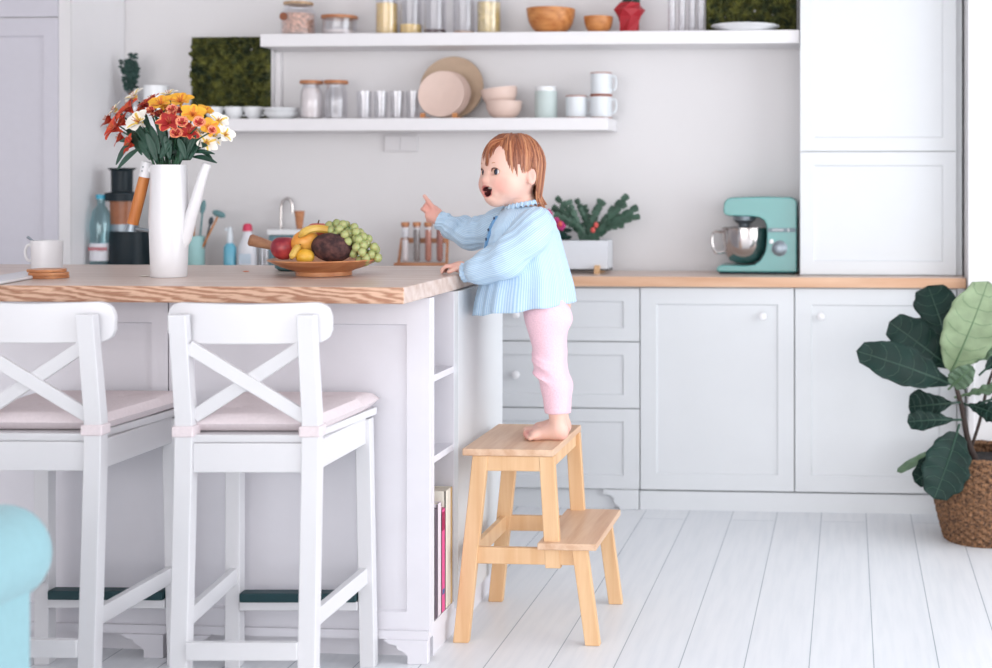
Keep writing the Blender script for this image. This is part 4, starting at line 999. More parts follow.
# extra leafy stems without flowers
for k, (px, py) in enumerate(((134, 133), (158, 130), (200, 145), (178, 145), (148, 140), (166, 140), (188, 140))):
    foot = Vector((p.x-.012+.004*k, yc+.005, ZW+.14)); t = thing('leafy_stem', 'dark green leafy stem deep inside the bouquet above the can', 'stem', tuple(foot), 0, 'leafy stems inside the bouquet')
    c = Vector(W(px, py, yc+.01)); neck = Vector((p.x+.03*(px-169)/35, yc+.005, ZW+H))
    path = catmull([foot, neck, c], 6); obj('stem', MB().tube(path, .0022, 6), sten, t, world=True, smooth=True)
    for q in range(4):
        a = path[7+q]; b = a+Vector((random.uniform(-.06, .06), random.uniform(-.05, .03), random.uniform(-.02, .05))); lance(t, a, b, .010, .006)

# ---- fruit dish
q = G(324, 275.5, ZW); yb_ = q.y
dishw = wood('amber dish wood', (172, 106, 66), (206, 146, 100), 'x', 12, .35, 1.5, 10)
zr_ = W(324, 259.5, yb_).z-ZW; R_ = .154
fd = tag(obj('fruit_dish', MB().lathe([(0, .001), (.077, .001), (.077, .012), (.085, .016), (.115, zr_*.55), (R_, zr_-.001), (R_-.002, zr_+.002), (R_-.008, zr_), (.11, zr_*.62), (.07, .020), (0, .018)], 64, close=True), dishw, smooth=True, loc=(q.x, yb_, ZW+.0003)), 'round amber wooden dish on a foot ring, full of fruit', 'dish')
def WB(px, py, dy=0): return Vector(W(px, py, yb_+dy))
def fruit(nm, lab, c, r, mm, rot=None, group=None, fn=None, cat=None, stemm=None):
    t = thing(nm, lab, cat or nm, (c.x, c.y, c.z-r[2])); m = MB().ball((0, 0, 0), (1, 1, 1), 28, 20)
    vs = []
    for v in m.v:
        v = Vector(v)
        if fn: v = fn(v)
        vs.append(Vector((v.x*r[0], v.y*r[1], v.z*r[2])))
    m.v = [tuple((rot @ v if rot else v)+Vector((0, 0, r[2]))) for v in vs]
    obj('flesh', m, mm, t, smooth=True)
    if stemm: obj('stem', MB().tube([(0, 0, r[2]*1.80), (.003, 0, r[2]*2.12)], .0018, 6), stemm, t, smooth=True)
    return t
def two(name, a, b, sc, pos=(.4, .65), rough=.35):
    m = mat(name, a, rough, var=0); nt = m.node_tree; rp = [n for n in nt.nodes if n.type == 'VALTORGB'][0]
    rp.color_ramp.elements[0].color = lin(a); rp.color_ramp.elements[1].color = lin(b); rp.color_ramp.elements[0].position, rp.color_ramp.elements[1].position = pos
    [n for n in nt.nodes if n.type == 'TEX_NOISE'][0].inputs['Scale'].default_value = sc; return m
apf = lambda v: v*(1-.18*math.exp(-((1-v.z)/.12)**1.0)*1.0) if v.z > 0 else v
brn = mat('dry brown stalk', (86, 62, 46), .8)
fruit('nectarine', 'dark red nectarine at the left end of the fruit dish', WB(284, 247.5, -.03), (.037, .036, .035), two('nectarine skin', (132, 26, 44), (196, 78, 76), 22), fn=apf)
fruit('apple', 'red apple on top at the back of the fruit dish', WB(318, 233, .03), (.036, .036, .033), two('apple skin', (196, 50, 44), (222, 120, 84), 14), fn=apf, stemm=brn)
fruit('mango', 'orange-yellow mango behind the bananas', WB(305, 242, -.035), (.040, .034, .034), two('mango skin', (226, 146, 54), (228, 176, 84), 12), rot=Matrix.Rotation(-.5, 3, 'Y'))
fruit('lemon', 'yellow lemon at the front of the fruit dish', WB(305, 256.5, -.075), (.026, .023, .022), two('lemon skin', (222, 166, 48), (232, 188, 76), 40))
m = MB().ball((0, 0, 0), (1, 1, 1), 72, 40); rs = random.Random(2)
fruit('coconut', 'dark brown fibrous coconut in the middle of the fruit dish', WB(332, 247.5, -.045), (.058, .044, .041), None or two('coconut husk', (52, 30, 32), (96, 60, 56), 60, rough=.8), rot=Matrix.Rotation(.12, 3, 'Y'))
def banana(lab, pts, r):
    pp = [WB(*a) for a in pts]; t = thing('banana', lab, 'banana', tuple(pp[len(pp)//2])); path = catmull(pp, 6); n = len(path)
    rr = [r*min(1, .35+2.2*min(i, n-1-i)/n*2) for i in range(n)]; rr[0] = r*.3; rr[-1] = r*.3
    obj('peel', MB().tube(path, rr, 8), two('banana peel', (196, 152, 60), (214, 178, 90), 18) if 'banana peel' not in MATS else MATS['banana peel'], t, world=True, smooth=True)
    for a, b in ((path[0], path[0]*1.35-path[1]*.35), (path[-1], path[-1]*1.6-path[-2]*.6)): obj('tip', MB().tube([a, b], [r*.34, r*.2], 7), brn, t, world=True, smooth=True)
banana('yellow banana arching over the mango', [(299, 237, -.075), (306, 231, -.07), (316, 228.5, -.05), (327, 230, -.03), (336, 236, -.01)], .0115)
banana('short banana end between nectarine and lemon', [(291, 259, -.10), (295, 251, -.09), (300, 245, -.08)], .010)
gm_ = two('green grape', (140, 148, 92), (180, 186, 124), 12, rough=.25); gm_.node_tree.nodes['Principled BSDF'].inputs['Subsurface Weight'].default_value = .3; gm_.node_tree.nodes['Principled BSDF'].inputs['Subsurface Scale'].default_value = .01
gd_ = two('shaded dark green grape', (60, 84, 56), (96, 118, 66), 12, rough=.25)
gb = thing('grape_bunch', 'bunch of pale green grapes over the right side of the fruit dish', 'grapes', tuple(WB(352, 258, 0)))
spine = catmull([WB(332, 235, .02), WB(345, 236, -.01), WB(359, 245, -.02), WB(369, 256, -.02)], 8)
rs = random.Random(11); placed = []; gmesh = None
tries = 0
while len(placed) < 62 and tries < 9000:
    tries += 1; t_ = rs.random(); s_ = spine[int(t_*(len(spine)-1))]; R = .046*(1-.25*t_)
    v = Vector((rs.gauss(0, 1), rs.gauss(0, 1), rs.gauss(0, 1))).normalized(); c = s_+Vector((v.x*R*.85, v.y*R*.9, v.z*R*.75))
    if c.z < ZW+zr_-.004 or (c-Vector((q.x, yb_, c.z))).length > R_+.01: continue
    if min([(c-o).length for o in placed] or [1]) < .0205: continue
    if c.x < WX(330, yb_): continue
    placed.append(c)
for i, c in enumerate(placed):
    low = c.z < ZW+zr_+.030 and c.x < WX(368, yb_)
    if i == 0:
        g0 = obj('grape', MB().ball((0, 0, 0), (.0122, .0122, .0135), 14, 10), gm_, gb, smooth=True); g = g0
    else: g = g0.copy(); C.objects.link(g); g.parent = gb
    g.location = c-gb.location
obj('stalk', MB().tube([tuple(s) for s in spine], .002, 6), sten, gb, world=True, smooth=True)

# ---- teal saucepan behind the dish
yp2 = yb_+.235
pn = G(303, 271, ZW); r = .085
sp_ = thing('saucepan', 'teal saucepan with a long wooden handle behind the fruit dish', 'saucepan', (WX(303, yp2), yp2, ZW+.0005))
tp2 = mat('dull teal enamel', (70, 112, 118), .4, var=.05)
obj('pan_body', MB().lathe([(0, 0), (r*.8, 0), (r*.95, .008), (r, .045), (r-.003, .045), (r*.92, .01), (0, .006)], 36, close=True), tp2, sp_, smooth=True)
a = W(284, 249, yp2-.04); b = W(249, 239.5, yp2-.09)
obj('handle', MB().tube([a, a.lerp(b, .4), a.lerp(b, .95), b], [.010, .013, .018, .014], 14), wood('brown handle wood', (150, 104, 78), (184, 138, 106), 'x', 12, .5, 1, 8), sp_, world=True, smooth=True)

# ---- mug, spoon, coasters and tablet at the left
c = G(47, 271, ZW); m_ = thing('coffee_mug', 'white coffee mug with a spoon on the left of the island', 'mug', (c.x, c.y, ZW+.0005)); hh = W(47, 240.5, c.y).z-ZW
obj('mug_body', MB().lathe([(0, 0), (.038, 0), (.042, .004), (.0445, hh), (.0415, hh), (.039, .006), (0, .006)], 36, close=True), enam, m_, smooth=True)
obj('handle', MB().tube(catmull([(-.042, 0, hh*.82), (-.056, -.006, hh*.84), (-.064, -.006, hh*.6), (-.056, -.006, hh*.36), (-.041, 0, hh*.34)], 4), .0045, 8), enam, m_, smooth=True)
sp3 = thing('teaspoon', 'small metal teaspoon leaning out of the coffee mug', 'spoon', (c.x, c.y, ZW+.01))
obj('spoon_handle', MB().tube([(c.x+.02, c.y, ZW+.012), tuple(W(33, 241, c.y)), tuple(W(27.5, 237, c.y))], [.002, .003, .0045], 8), steel_d, sp3, world=True, smooth=True)
obj('spoon_bowl', MB().ball((c.x+.022, c.y, ZW+.014), (.012, .008, .005), 10, 8), steel_d, sp3, world=True, smooth=True)
c2 = G(53, 277.5, ZW)
for k, (dx, dy, h) in enumerate(((0, 0, 0), (.004, -.006, .0085), (-.006, .004, .017))):
    m = MB(); n = 40
    def CO(i, j):
        a = 2*PI*j/n; rr = .049*(1+.05*math.sin(5*a+k)); return [(rr*.6*math.cos(a), rr*.6*math.sin(a), 0), (rr*math.cos(a), rr*math.sin(a), 0), (rr*1.02*math.cos(a), rr*1.02*math.sin(a), .004), (rr*math.cos(a), rr*math.sin(a), .0078), (rr*.6*math.cos(a), rr*.6*math.sin(a), .0078)][i]
    m.grid(CO, 5, n, wrapv=True); m.f += [tuple(range(n)), tuple(range(4*n, 5*n))]; m.m += [0, 0]
    tag(obj('coaster', m, dishw, smooth=True, loc=(c2.x+dx, c2.y+dy-.02, ZW+.0005+h)), 'round wooden coaster in front of the mug, %s of the stack' % ['bottom', 'middle', 'top'][k], 'coaster', 'stacked wooden coasters')
a = G(-30, 290, ZW); b = G(36, 275.5, ZW)
m = MB(); m.bar((a.x, a.y, ZW+.0045), (b.x-.012, b.y, ZW+.0045), .05, .008, side=(0, 0, 1))
tag(obj('tablet', MB().bar((a.x-.05, a.y+.02, ZW+.0055), (b.x-.012, b.y+.05, ZW+.0055), .10, .009, side=(0, 0, 1)), enam, bev=.003), 'thin white tablet lying left of the coasters at the picture edge', 'tablet')
pt_ = G(145, 276.5, ZW)
tag(obj('fallen_petal', MB().ball((0, 0, 0), (.014, .010, .0015), 12, 6), fm['white'][0], smooth=True, loc=(pt_.x, pt_.y, ZW+.002)), 'white fallen petal at the foot of the watering can', 'petal')
pt_ = G(246, 272, ZW)
tag(obj('fallen_petal', MB().ball((0, 0, 0), (.010, .007, .0015), 12, 6), fm['red'][0], smooth=True, loc=(pt_.x, pt_.y, ZW+.002)), 'small pink fallen petal left of the fruit dish', 'petal')

# ================================================================ things on the back worktop, left part
YK = 5.62; ZC1 = ZC+.001
def rk(a, b, y=None):
    y = y or YK; x0_, x1_ = WX(a, y), WX(b, y); return (x0_+x1_)/2, (x1_-x0_)/2
def zk(py, px=200, y=None): return W(px, py, y or YK).z-ZC1
YK0 = YK; YK = 5.50; x, r = rk(91, 111, YK)
t = thing('water_bottle', 'clear blue plastic water bottle beside the black juicer', 'bottle', (x, YK, ZC1))
blue_p = glassy('clear bluish plastic', (214, 238, 242), .75, .08)
h1, h2, h3 = zk(225, 100), zk(205, 100), zk(199, 100)
obj('bottle_body', MB().lathe([(0, 0), (r*.85, 0), (r, .012), (r*.95, h1*.35), (r, h1*.4), (r*.95, h1*.8), (r, h1), (r*.75, h2*.9), (r*.35, h2), (r*.35, h3), (0, h3)], 26), blue_p, t, smooth=True)
obj('cap', MB().lathe([(0, h3), (r*.45, h3), (r*.45, h3+.018), (0, h3+.018)], 18), mat('bright blue cap', (70, 170, 200), .4), t, smooth=True)
obj('label', MB().lathe([(r*1.01, h1*.25), (r*1.01, h1*.62)], 26, close=True), mat('white bottle label', (224, 224, 230), .5), t, smooth=True)
m = MB()
for k in range(8): m.box(x-r*.7+k*.010, x-r*.7+k*.010+.006, YK-r*1.03-.0005, YK-r*1.03+.0005, ZC1+h1*.47, ZC1+h1*.54)
obj('label_lettering', m, mat('red print', (190, 70, 80), .5), t, world=True)
YK = 5.54; x, r = rk(110, 150, YK); blk = mat('black glossy plastic', (10, 28, 36), .45, var=.1, spec=.3)
t = thing('juicer', 'black upright slow juicer with a copper window behind the watering can handle', 'juicer', (x, YK, ZC1)); xo = WX(122, YK)-x
z0_, z1_, z2_, z3_, z4_ = zk(231, 120), zk(224, 120), zk(201, 120), zk(193, 120), zk(168, 120)
obj('base', MB().lathe([(0, 0), (r*.98, 0), (r, .01), (r*.92, z0_), (0, z0_)], 32), blk, t, smooth=True)
obj('steel_ring', MB().lathe([(0, z0_), (r*.66, z0_), (r*.66, z1_), (0, z1_)], 28, (xo+.01, 0, 0)), steel_d, t, smooth=True)
obj('juice_chamber', MB().lathe([(0, z1_), (r*.62, z1_), (r*.66, z2_), (0, z2_)], 28, (xo+.01, 0, 0)), mat('brown copper plastic', (150, 92, 60), .3, var=.15), t, smooth=True)
obj('chamber_lid', MB().lathe([(0, z2_), (r*.85, z2_), (r*.85, z3_), (r*.5, z3_+.006), (0, z3_+.006)], 28, (xo+.008, 0, 0)), blk, t, smooth=True)
obj('feed_chute', MB().lathe([(0, z3_), (r*.48, z3_+.006), (r*.5, z4_-.012), (r*.66, z4_), (r*.6, z4_), (r*.42, z4_-.016), (r*.4, z3_+.008)], 26, (xo, 0, 0)), blk, t, smooth=True)
YK = YK0; x, r = rk(186, 204); hh = zk(236)
tl = mat('pale aqua ceramic', (160, 204, 204), .4, var=.02)
tag(obj('utensil_jar', MB().lathe([(0, 0), (r*.95, 0), (r, .004), (r, hh), (r-.004, hh), (r-.004, .006), (0, .006)], 26, close=True), tl, smooth=True, loc=(x, YK, ZC1)), 'pale aqua jar of kitchen tools behind the watering can spout', 'jar')
gt = mat('grey-green silicone', (98, 138, 142), .5, var=.05)
for k, (px, py, mm, hd, lab) in enumerate(((219, 214, gt, (.030, .008, .014), 'grey-green slotted spoon leaning right in the aqua jar'), (203, 207, gt, (.012, .006, .030), 'grey-green spatula standing in the aqua jar'), (194, 210, MATS['warm bowl wood'], (.010, .005, .02), 'brown wooden spoon standing in the aqua jar'), (211, 221, mat('dark utensil', (52, 66, 74), .5), (.010, .006, .018), 'dark kitchen spoon leaning right in the aqua jar'))):
    tip = W(px, py, YK); b0 = Vector((x+(.010 if k % 2 else -.008), YK+(-.012+.008*k), ZC1+.008)); t = thing('kitchen_utensil', lab, 'utensil', tuple(b0), 0, 'kitchen tools in the aqua jar')
    obj('handle', MB().tube([b0, tip], .004, 8), mm if k != 0 else MATS['warm bowl wood'], t, world=True, smooth=True)
    obj('head', MB().ball((0, 0, 0), hd, 14, 8).xf(Matrix.Translation(tip) @ Matrix.Rotation(.35 if k == 0 else .2, 4, 'Y')), mm, t, world=True, smooth=True)
x, r = rk(224, 236); h1, h2 = zk(243, 230), zk(227, 230)
t = thing('spray_bottle', 'small spray bottle of blue liquid on the back worktop', 'bottle', (x, YK, ZC1))
obj('bottle_body', MB().lathe([(0, 0), (r*.95, 0), (r, .005), (r, h1*.85), (r*.5, h1), (0, h1)], 22), mat('blue cleaning liquid', (110, 184, 208), .2), t, smooth=True)
obj('spray_head', MB().lathe([(0, h1), (r*.45, h1), (r*.5, h1+.02), (r*.35, h2), (0, h2)], 16).box(-.02, .004, -.006, .006, h2-.016, h2-.004), mat('translucent white nozzle', (222, 230, 236), .4), t, smooth=True)
x, r = rk(238, 257); h1, h2, h3 = zk(236, 247), zk(231, 247), zk(223.5, 247)
t = thing('detergent_bottle', 'white detergent bottle with a pink-red cap on the back worktop', 'bottle', (x, YK, ZC1))
obj('bottle_body', MB().lathe([(0, 0), (r*.95, 0), (r, .006), (r*.92, h1*.7), (r*.5, h1), (r*.42, h2), (0, h2)], 26, sy=.6), mat('white plastic bottle', (232, 234, 240), .4), t, smooth=True)
obj('cap', MB().lathe([(0, h2), (r*.5, h2), (r*.42, h3-.006), (r*.25, h3), (0, h3)], 18), mat('pink-red cap', (214, 56, 92), .4), t, smooth=True)
obj('label', MB().box(x-r*.6, x+r*.6, YK-r*.6-.001, YK-r*.6, ZC1+.03, ZC1+h1*.5), mat('pale blue label', (200, 216, 230), .5), t, world=True)
x, r = rk(261, 272); tag(obj('drinking_glass', MB().lathe([(0, 0), (r*.85, 0), (r, zk(246, 266)), (r-.002, zk(246, 266)), (r*.82, .006), (0, .006)], 20, close=True), glass, smooth=True, loc=(x, YK-.02, ZC1)), 'clear drinking glass on the back worktop left of the saucepan handle end', 'glass')
x, r = rk(275, 330, 5.68); hh = zk(234.5, 290, 5.68); h2 = zk(229, 290, 5.68)
t = thing('bread_box', 'slate teal box with a white lid behind the fruit', 'box', (x, 5.68, ZC1))
obj('box_body', MB().box(-r, r, -.07, .07, 0, hh), mat('slate teal tin', (104, 136, 146), .5, var=.03), t, bev=.008)
obj('lid', MB().box(-r-.004, r+.004, -.074, .074, hh+.0005, h2), ceram, t, bev=.003)
zt2 = ZC1+h2
x, r = rk(294.5, 304.5, 5.66); hh = W(299, 211, 5.66).z-zt2
tag(obj('wooden_cup', MB().lathe([(0, 0), (r*.55, 0), (r*.95, hh*.9), (r, hh), (r*.85, hh), (r*.4, .004), (0, .004)], 20, close=True), MATS['light lid wood'], smooth=True, loc=(x, 5.66, zt2+.0005)), 'small tapered wooden cup standing on the white box lid', 'cup')
t = thing('water_tap', 'slim chrome gooseneck tap rising behind the teal box', 'tap', (WX(281, 5.765), 5.765, ZC1)); 
tpx = [(WX(281, 5.765), 5.765, ZC1), tuple(W(281, 215, 5.765)), tuple(W(282.5, 202, 5.765)), tuple(W(288, 198.5, 5.765)), tuple(W(292, 203, 5.765)), tuple(W(292.5, 213, 5.765))]
obj('spout', MB().tube(catmull(tpx, 5), .006, 10), steel, t, world=True, smooth=True)
obj('tap_base', MB().lathe([(0, 0), (.012, 0), (.011, .02), (0, .02)], 16, tuple(t.location)), steel, t, world=True, smooth=True)
# test tube spice rack
x0r, x1r = WX(396, 5.68), WX(446, 5.68); ztr = W(420, 265.5, 5.68).z
tag(obj('serving_board', MB().box(x0r-.02, x1r+.06, 5.62, 5.76, ZC1, ztr-.0005), ceram, bev=.004), 'white glossy board under the spice tube rack', 'board')
sr = thing('spice_rack', 'small wooden rack holding four corked spice tubes', 'rack', ((x0r+x1r)/2, 5.68, ztr))
rw = wood('rack wood', (176, 118, 84), (208, 152, 114), 'x', 14, .5, 1, 8)
obj('bottom_rail', MB().box(x0r, x1r, 5.65, 5.71, ztr, ztr+.012), rw, sr, world=True, bev=.002)
zA, zB = W(420, 243, 5.7).z, W(420, 238, 5.7).z
obj('back_rail', MB().box(x0r+.02, x1r+.004, 5.698, 5.708, zA, zB), rw, sr, world=True, bev=.002)
for xx, s in ((x0r, 1), (x1r, -1)): obj('upright', MB().bar((xx+s*.004, 5.703, ztr+.012), (xx+(.018 if s > 0 else 0), 5.703, zB), .010, .008), rw, sr, world=True)
for px, mm, lab in ((405.5, flour, 'corked spice tube of white powder, leftmost in the rack'), (417, mat('grey-green herbs', (150, 142, 138), .9, var=.3, scale=120), 'corked spice tube of grey herbs, second from left in the rack'), (428.5, mat('pink-brown spice', (196, 132, 112), .9, var=.1), 'corked spice tube of pink-brown powder, third from left'), (440, mat('reddish spice', (170, 110, 96), .9, var=.2, scale=120), 'corked spice tube of reddish spice, rightmost in the rack')):
    xx = WX(px, 5.685); zz = W(px, 226, 5.685).z; t = thing('spice_tube', lab, 'spice tube', (xx, 5.682, ztr+.0125), 0, 'corked spice tubes in the rack'); h = zz-ztr-.0125
    obj('glass_tube', MB().lathe([(0, 0), (.010, .004), (.015, .014), (.015, h), (.0135, h), (.0135, .015), (.009, .006), (0, .003)], 18, close=True), glass2, t, smooth=True)
    obj('contents', MB().lathe([(0, .004), (.009, .007), (.013, .016), (.013, h*(.62 if px < 410 else .9)), (0, h*(.62 if px < 410 else .9))], 16), mm, t, smooth=True)
    obj('cork', MB().lathe([(0, h-.006), (.0133, h-.006), (.0133, h), (.017, h+.001), (.017, h+.016), (0, h+.016)], 18), MATS['light lid wood'], t, smooth=True)
# ================================================================ toddler on the step stool
YC = 4.03
def J(px, py, dy=0.0): return Vector(W(px, py, YC+dy))
child = thing('person', 'toddler with auburn hair, light blue blouse and pink leggings, standing on the step stool pointing', 'person', (WX(550, YC), YC, zt+.001))
skin = bpy.data.materials.new('fair skin'); skin.use_nodes = True; nt = skin.node_tree; b_ = nt.nodes['Principled BSDF']
b_.inputs['Roughness'].default_value = .5; b_.inputs['Subsurface Weight'].default_value = .12; b_.inputs['Subsurface Radius'].default_value = (1, .35, .2); b_.inputs['Subsurface Scale'].default_value = .01
ca_ = node(nt, 'ShaderNodeVertexColor'); ca_.layer_name = 'skin_tone'; tc = node(nt, 'ShaderNodeTexCoord'); nz = node(nt, 'ShaderNodeTexNoise'); nz.inputs['Scale'].default_value = 60
nt.links.new(tc.outputs['Object'], nz.inputs['Vector']); mr = node(nt, 'ShaderNodeMapRange'); mr.inputs['To Min'].default_value = .97; mr.inputs['To Max'].default_value = 1.03; nt.links.new(nz.outputs['Fac'], mr.inputs['Value'])
mx = node(nt, 'ShaderNodeMix', data_type='RGBA', blend_type='MULTIPLY'); mx.inputs['Factor'].default_value = 1; nt.links.new(ca_.outputs['Color'], mx.inputs[6]); nt.links.new(mr.outputs['Result'], mx.inputs[7]); nt.links.new(mx.outputs[2], b_.inputs['Base Color'])
# head frame: f = where the face looks, r = the child's left (near side), u = up
hc = J(511.5, 168.5, 0.0); fa = math.radians(40)
f_ = Vector((-math.sin(fa), -math.cos(fa), .02)).normalized(); u_ = Vector((-.04, .0, 1)); u_ = (u_-f_*u_.dot(f_)).normalized(); r_ = u_.cross(f_) # r_ : to the child's left
r_ = -r_ if r_.x < 0 else r_
HM = Matrix((r_, f_, u_)).transposed()        # columns side, forward, up
K = 1.03
def h(s, f, u): return hc+(r_*s+f_*f+u_*u)*K
def he(s, f, u, rs, rf, ru): return ellipsoid(h(s, f, u), (rs*K, rf*K, ru*K), HM)
P_ = []
P_ += [(he(0, -.008, .012, .074, .083, .078), 0, 1), (he(0, .022, -.030, .062, .060, .062), .05, 1), (he(0, .045, .030, .050, .030, .038), .03, 1)]
P_ += [(he(0, .040, -.060, .047, .046, .038), .03, 1), (he(0, .056, -.090, .020, .020, .016), .025, 1)]
for s in (1, -1):
    P_ += [(he(s*.034, .048, -.046, .030, .030, .028), .02, 1)]
P_ += [(he(0, .087, -.036, .0108, .012, .0092), .012, 1), (he(.0105, .079, -.039, .0070, .009, .0065), .006, 1), (he(-.0105, .079, -.039, .0070, .009, .0065), .006, 1), (capsule(h(0, .072, -.008), h(0, .086, -.034), .006, .007), .012, 1)]
P_ += [(he(0, .078, -.051, .024, .012, .006), .008, 1), (he(0, .071, -.085, .018, .013, .009), .010, 1)]
for s in (1, -1): P_ += [(he(s*.024, .070, -.068, .008, .010, .012), .010, 1)]
for s in (1, -1):
    P_ += [(he(s*.029, .082, -.0125, .0165, .014, .0092), .006, -1)]
P_ += [(he(0, .090, -.061, .0230, .034, .0080), .004, -1), (he(0, .088, -.069, .0155, .034, .0115), .006, -1)]
# ears
for s in (1, -1):
    P_ += [(he(s*.0765, -.012, -.025, .0090, .0155, .0245), .004, 1), (he(s*.086, -.007, -.023, .0055, .0090, .0155), .003, -1)]
# neck, trunk
nk = J(524, 212, 0.02); ch = J(524, 245, .02); pel = J(546, 300, .02)
P_ += [(capsule(h(0, -.015, -.055), nk, .036, .036), .03, 1), (capsule(nk, ch, .045, .068), .03, 1), (capsule(ch, pel, .070, .066), .03, 1)]
shn, shf = J(532, 224, -.055), J(505, 220, .10)
eln, wrn = J(507, 260, -.09), J(467, 271, -.075)
elf, wrf = J(471, 231.5, .13), J(440, 220, .10)
P_ += [(capsule(nk+Vector((0, 0, -.02)), shn, .034, .034), .02, 1), (capsule(nk+Vector((0, 0, -.02)), shf, .034, .034), .02, 1)]
P_ += [(capsule(shn, eln, .032, .025), .01, 1), (capsule(eln, wrn, .025, .0165), .01, 1), (capsule(shf, elf, .032, .025), .01, 1), (capsule(elf, wrf, .025, .0165), .01, 1)]
# legs
for s, dx in ((-.045, 0), (.055, 3)):
    hip, kn, an = J(548+dx*.3, 318, s), J(548+dx, 362, s), J(557+dx, 414, s)
    P_ += [(capsule(pel, hip, .06, .055), .03, 1), (capsule(hip, kn, .052, .034), .01, 1), (capsule(kn, J(556+dx, 385, s), .033, .031), .01, 1), (capsule(J(556+dx, 385, s), an, .031, .022), .01, 1)]
    base = zt+.0015; ax_, ay_ = an.x, an.y
    hl = Vector((ax_+.012, ay_, base+.019)); bl_ = Vector((ax_-.062, ay_-.004, base+.015))
    P_ += [(capsule(an, Vector((ax_+.004, ay_, base+.036)), .0215, .023), .01, 1), (capsule(hl, hl+Vector((-.01, 0, 0)), .019, .019), .012, 1),
           (capsule(Vector((ax_-.002, ay_, base+.030)), bl_, .023, .0135), .015, 1), (capsule(hl, bl_+Vector((0, 0, -.002)), .018, .014), .012, 1),
           (capsule(bl_+Vector((0, .016, 0)), bl_+Vector((0, -.018, -.001)), .014, .012), .012, 1)]
    for k in range(5):   # big toe on the inner side (the inner side of the near foot is +y)
        o = (-1 if s < 0 else 1); yy = ay_-.004-o*(.023-.0118*k) ; L = (.033, .029, .024, .018, .011)[k]; rr = (.0115, .0088, .0082, .0078, .0072)[k]
        st_ = Vector((ax_-.060, yy, base+.013)); tp_2 = Vector((ax_-.060-L, yy-(.001*k), base+rr+.0005))
        P_ += [(capsule(st_, tp_2, rr*.95, rr), .0015, 1)]
# hands
def hand(wr, palm_c, pdir, up, side, fingers, thumb, scale=1.0):
    """palm with five fingers; each finger is a chain of points in the palm frame (a along, b across, c out of the back)"""
    a = pdir.normalized(); c = (up-a*up.dot(a)).normalized(); b = a.cross(c)*side
    T = lambda p: palm_c+(a*p[0]+b*p[1]+c*p[2])*scale
    M = Matrix((a, b, c)).transposed()
    q = [(ellipsoid(palm_c, (.024*scale, .0225*scale, .0135*scale), M), .012, 1), (capsule(wr, palm_c-a*.010*scale, .0165, .0150), .012, 1), (capsule(T((.012, -.014, 0)), T((.012, .014, 0)), .0085, .0085), .008, 1)]
    for ch_ in fingers+[thumb]:
        rr = .0062*scale if ch_ is not thumb else .0072*scale
        for i in range(len(ch_)-1): q += [(capsule(T(ch_[i]), T(ch_[i+1]), rr*(1-.08*i), rr*(1-.08*(i+1))), .0025, 1)]
    return q
# near (left) hand rests on the worktop, fingers curled over the top
pn_ = wrn.lerp(J(452, 269, -.07), .75); pn_ = Vector((WX(457.5, YC-.07), YC-.07, ZW+.0205))
bent = lambda y, L: [(.014, y, .003), (.018+L*.45, y*1.05, .004), (.018+L*.85, y*1.08, -.004), (.018+L*.95, y*1.08, -.0125)]
P_ += hand(wrn, pn_, Vector((-1, -.05, -.05)), Vector((0, 0, 1)), 1, [bent(-.0165, .025), bent(-.0055, .029), bent(.0055, .028), bent(.016, .023)], [(-.006, -.016, -.002), (.006, -.025, -.006), (.019, -.027, -.0115)])
# far (right) hand points with the index finger, others curled into the palm
pf_ = J(434.5, 214.5, .10)
curl = lambda y: [(.016, y, .003), (.032, y, .004), (.037, y*.98, -.008), (.024, y*.95, -.016), (.014, y*.92, -.012)]
P_ += hand(wrf, pf_, (pf_-wrf).normalized()+Vector((-.35, -.1, .05)), Vector((.2, -.75, .2)), -1, [curl(.0055), curl(-.005), curl(-.0145)], [(-.008, .016, -.004), (.006, .020, -.012), (.020, .008, -.018)], 1.08)
idx0 = J(434, 209, .095); P_ += [(capsule(idx0, J(428.5, 201.5, .09), .0076, .0068), .005, 1), (capsule(J(428.5, 201.5, .09), J(424.5, 196, .087), .0066, .0056), .003, 1)]
skm = sdf_mesh(P_, .0025); relax(skm, 1, .5)
body_o = obj('body', skm, skin, child, world=True, smooth=True)
try:
    body_o.data.polygons.foreach_set('use_smooth', [True]*len(body_o.data.polygons)); 
    if 'sharp_edge' in body_o.data.attributes: body_o.data.attributes.remove(body_o.data.attributes['sharp_edge'])
except Exception: pass
V = np.array(skm.v); base_c = np.array(lin((230, 188, 172))[:3]); pink = np.array(lin((222, 138, 128))[:3]); lip = np.array(lin((216, 136, 128))[:3]); dark = np.array(lin((74, 22, 26))[:3])
col = np.tile(base_c, (len(V), 1))
def blend(c3, cen, rad, amt, r3=None):
    global col
    Dl = V-np.array(cen)
    if r3 is not None:
        Dl = np.stack([Dl@np.array(r_)/(r3[0]*K), Dl@np.array(f_)/(r3[1]*K), Dl@np.array(u_)/(r3[2]*K)], 1); d = np.linalg.norm(Dl, axis=1)
    else: d = np.linalg.norm(Dl, axis=1)/rad
    w = np.clip(1.25-d, 0, 1)**1*amt if amt < 1 else (d < 1).astype(float); w = np.clip(w, 0, 1)[:, None]
    col = col*(1-w)+c3*w
for s in (1, -1): blend(pink, h(s*.042, .062, -.050), 0, .65, (.028, .03, .024))
blend(pink, h(0, .09, -.04), 0, .45, (.014, .02, .012)); blend(pink, h(.075, -.01, -.02), 0, .5, (.02, .02, .025))
blend(lip, h(0, .082, -.066), 0, 1, (.0252, .03, .0180)); blend(dark, h(0, .078, -.061), 0, 1, (.0225, .040, .0078)); blend(dark, h(0, .078, -.069), 0, 1, (.0160, .040, .0120))
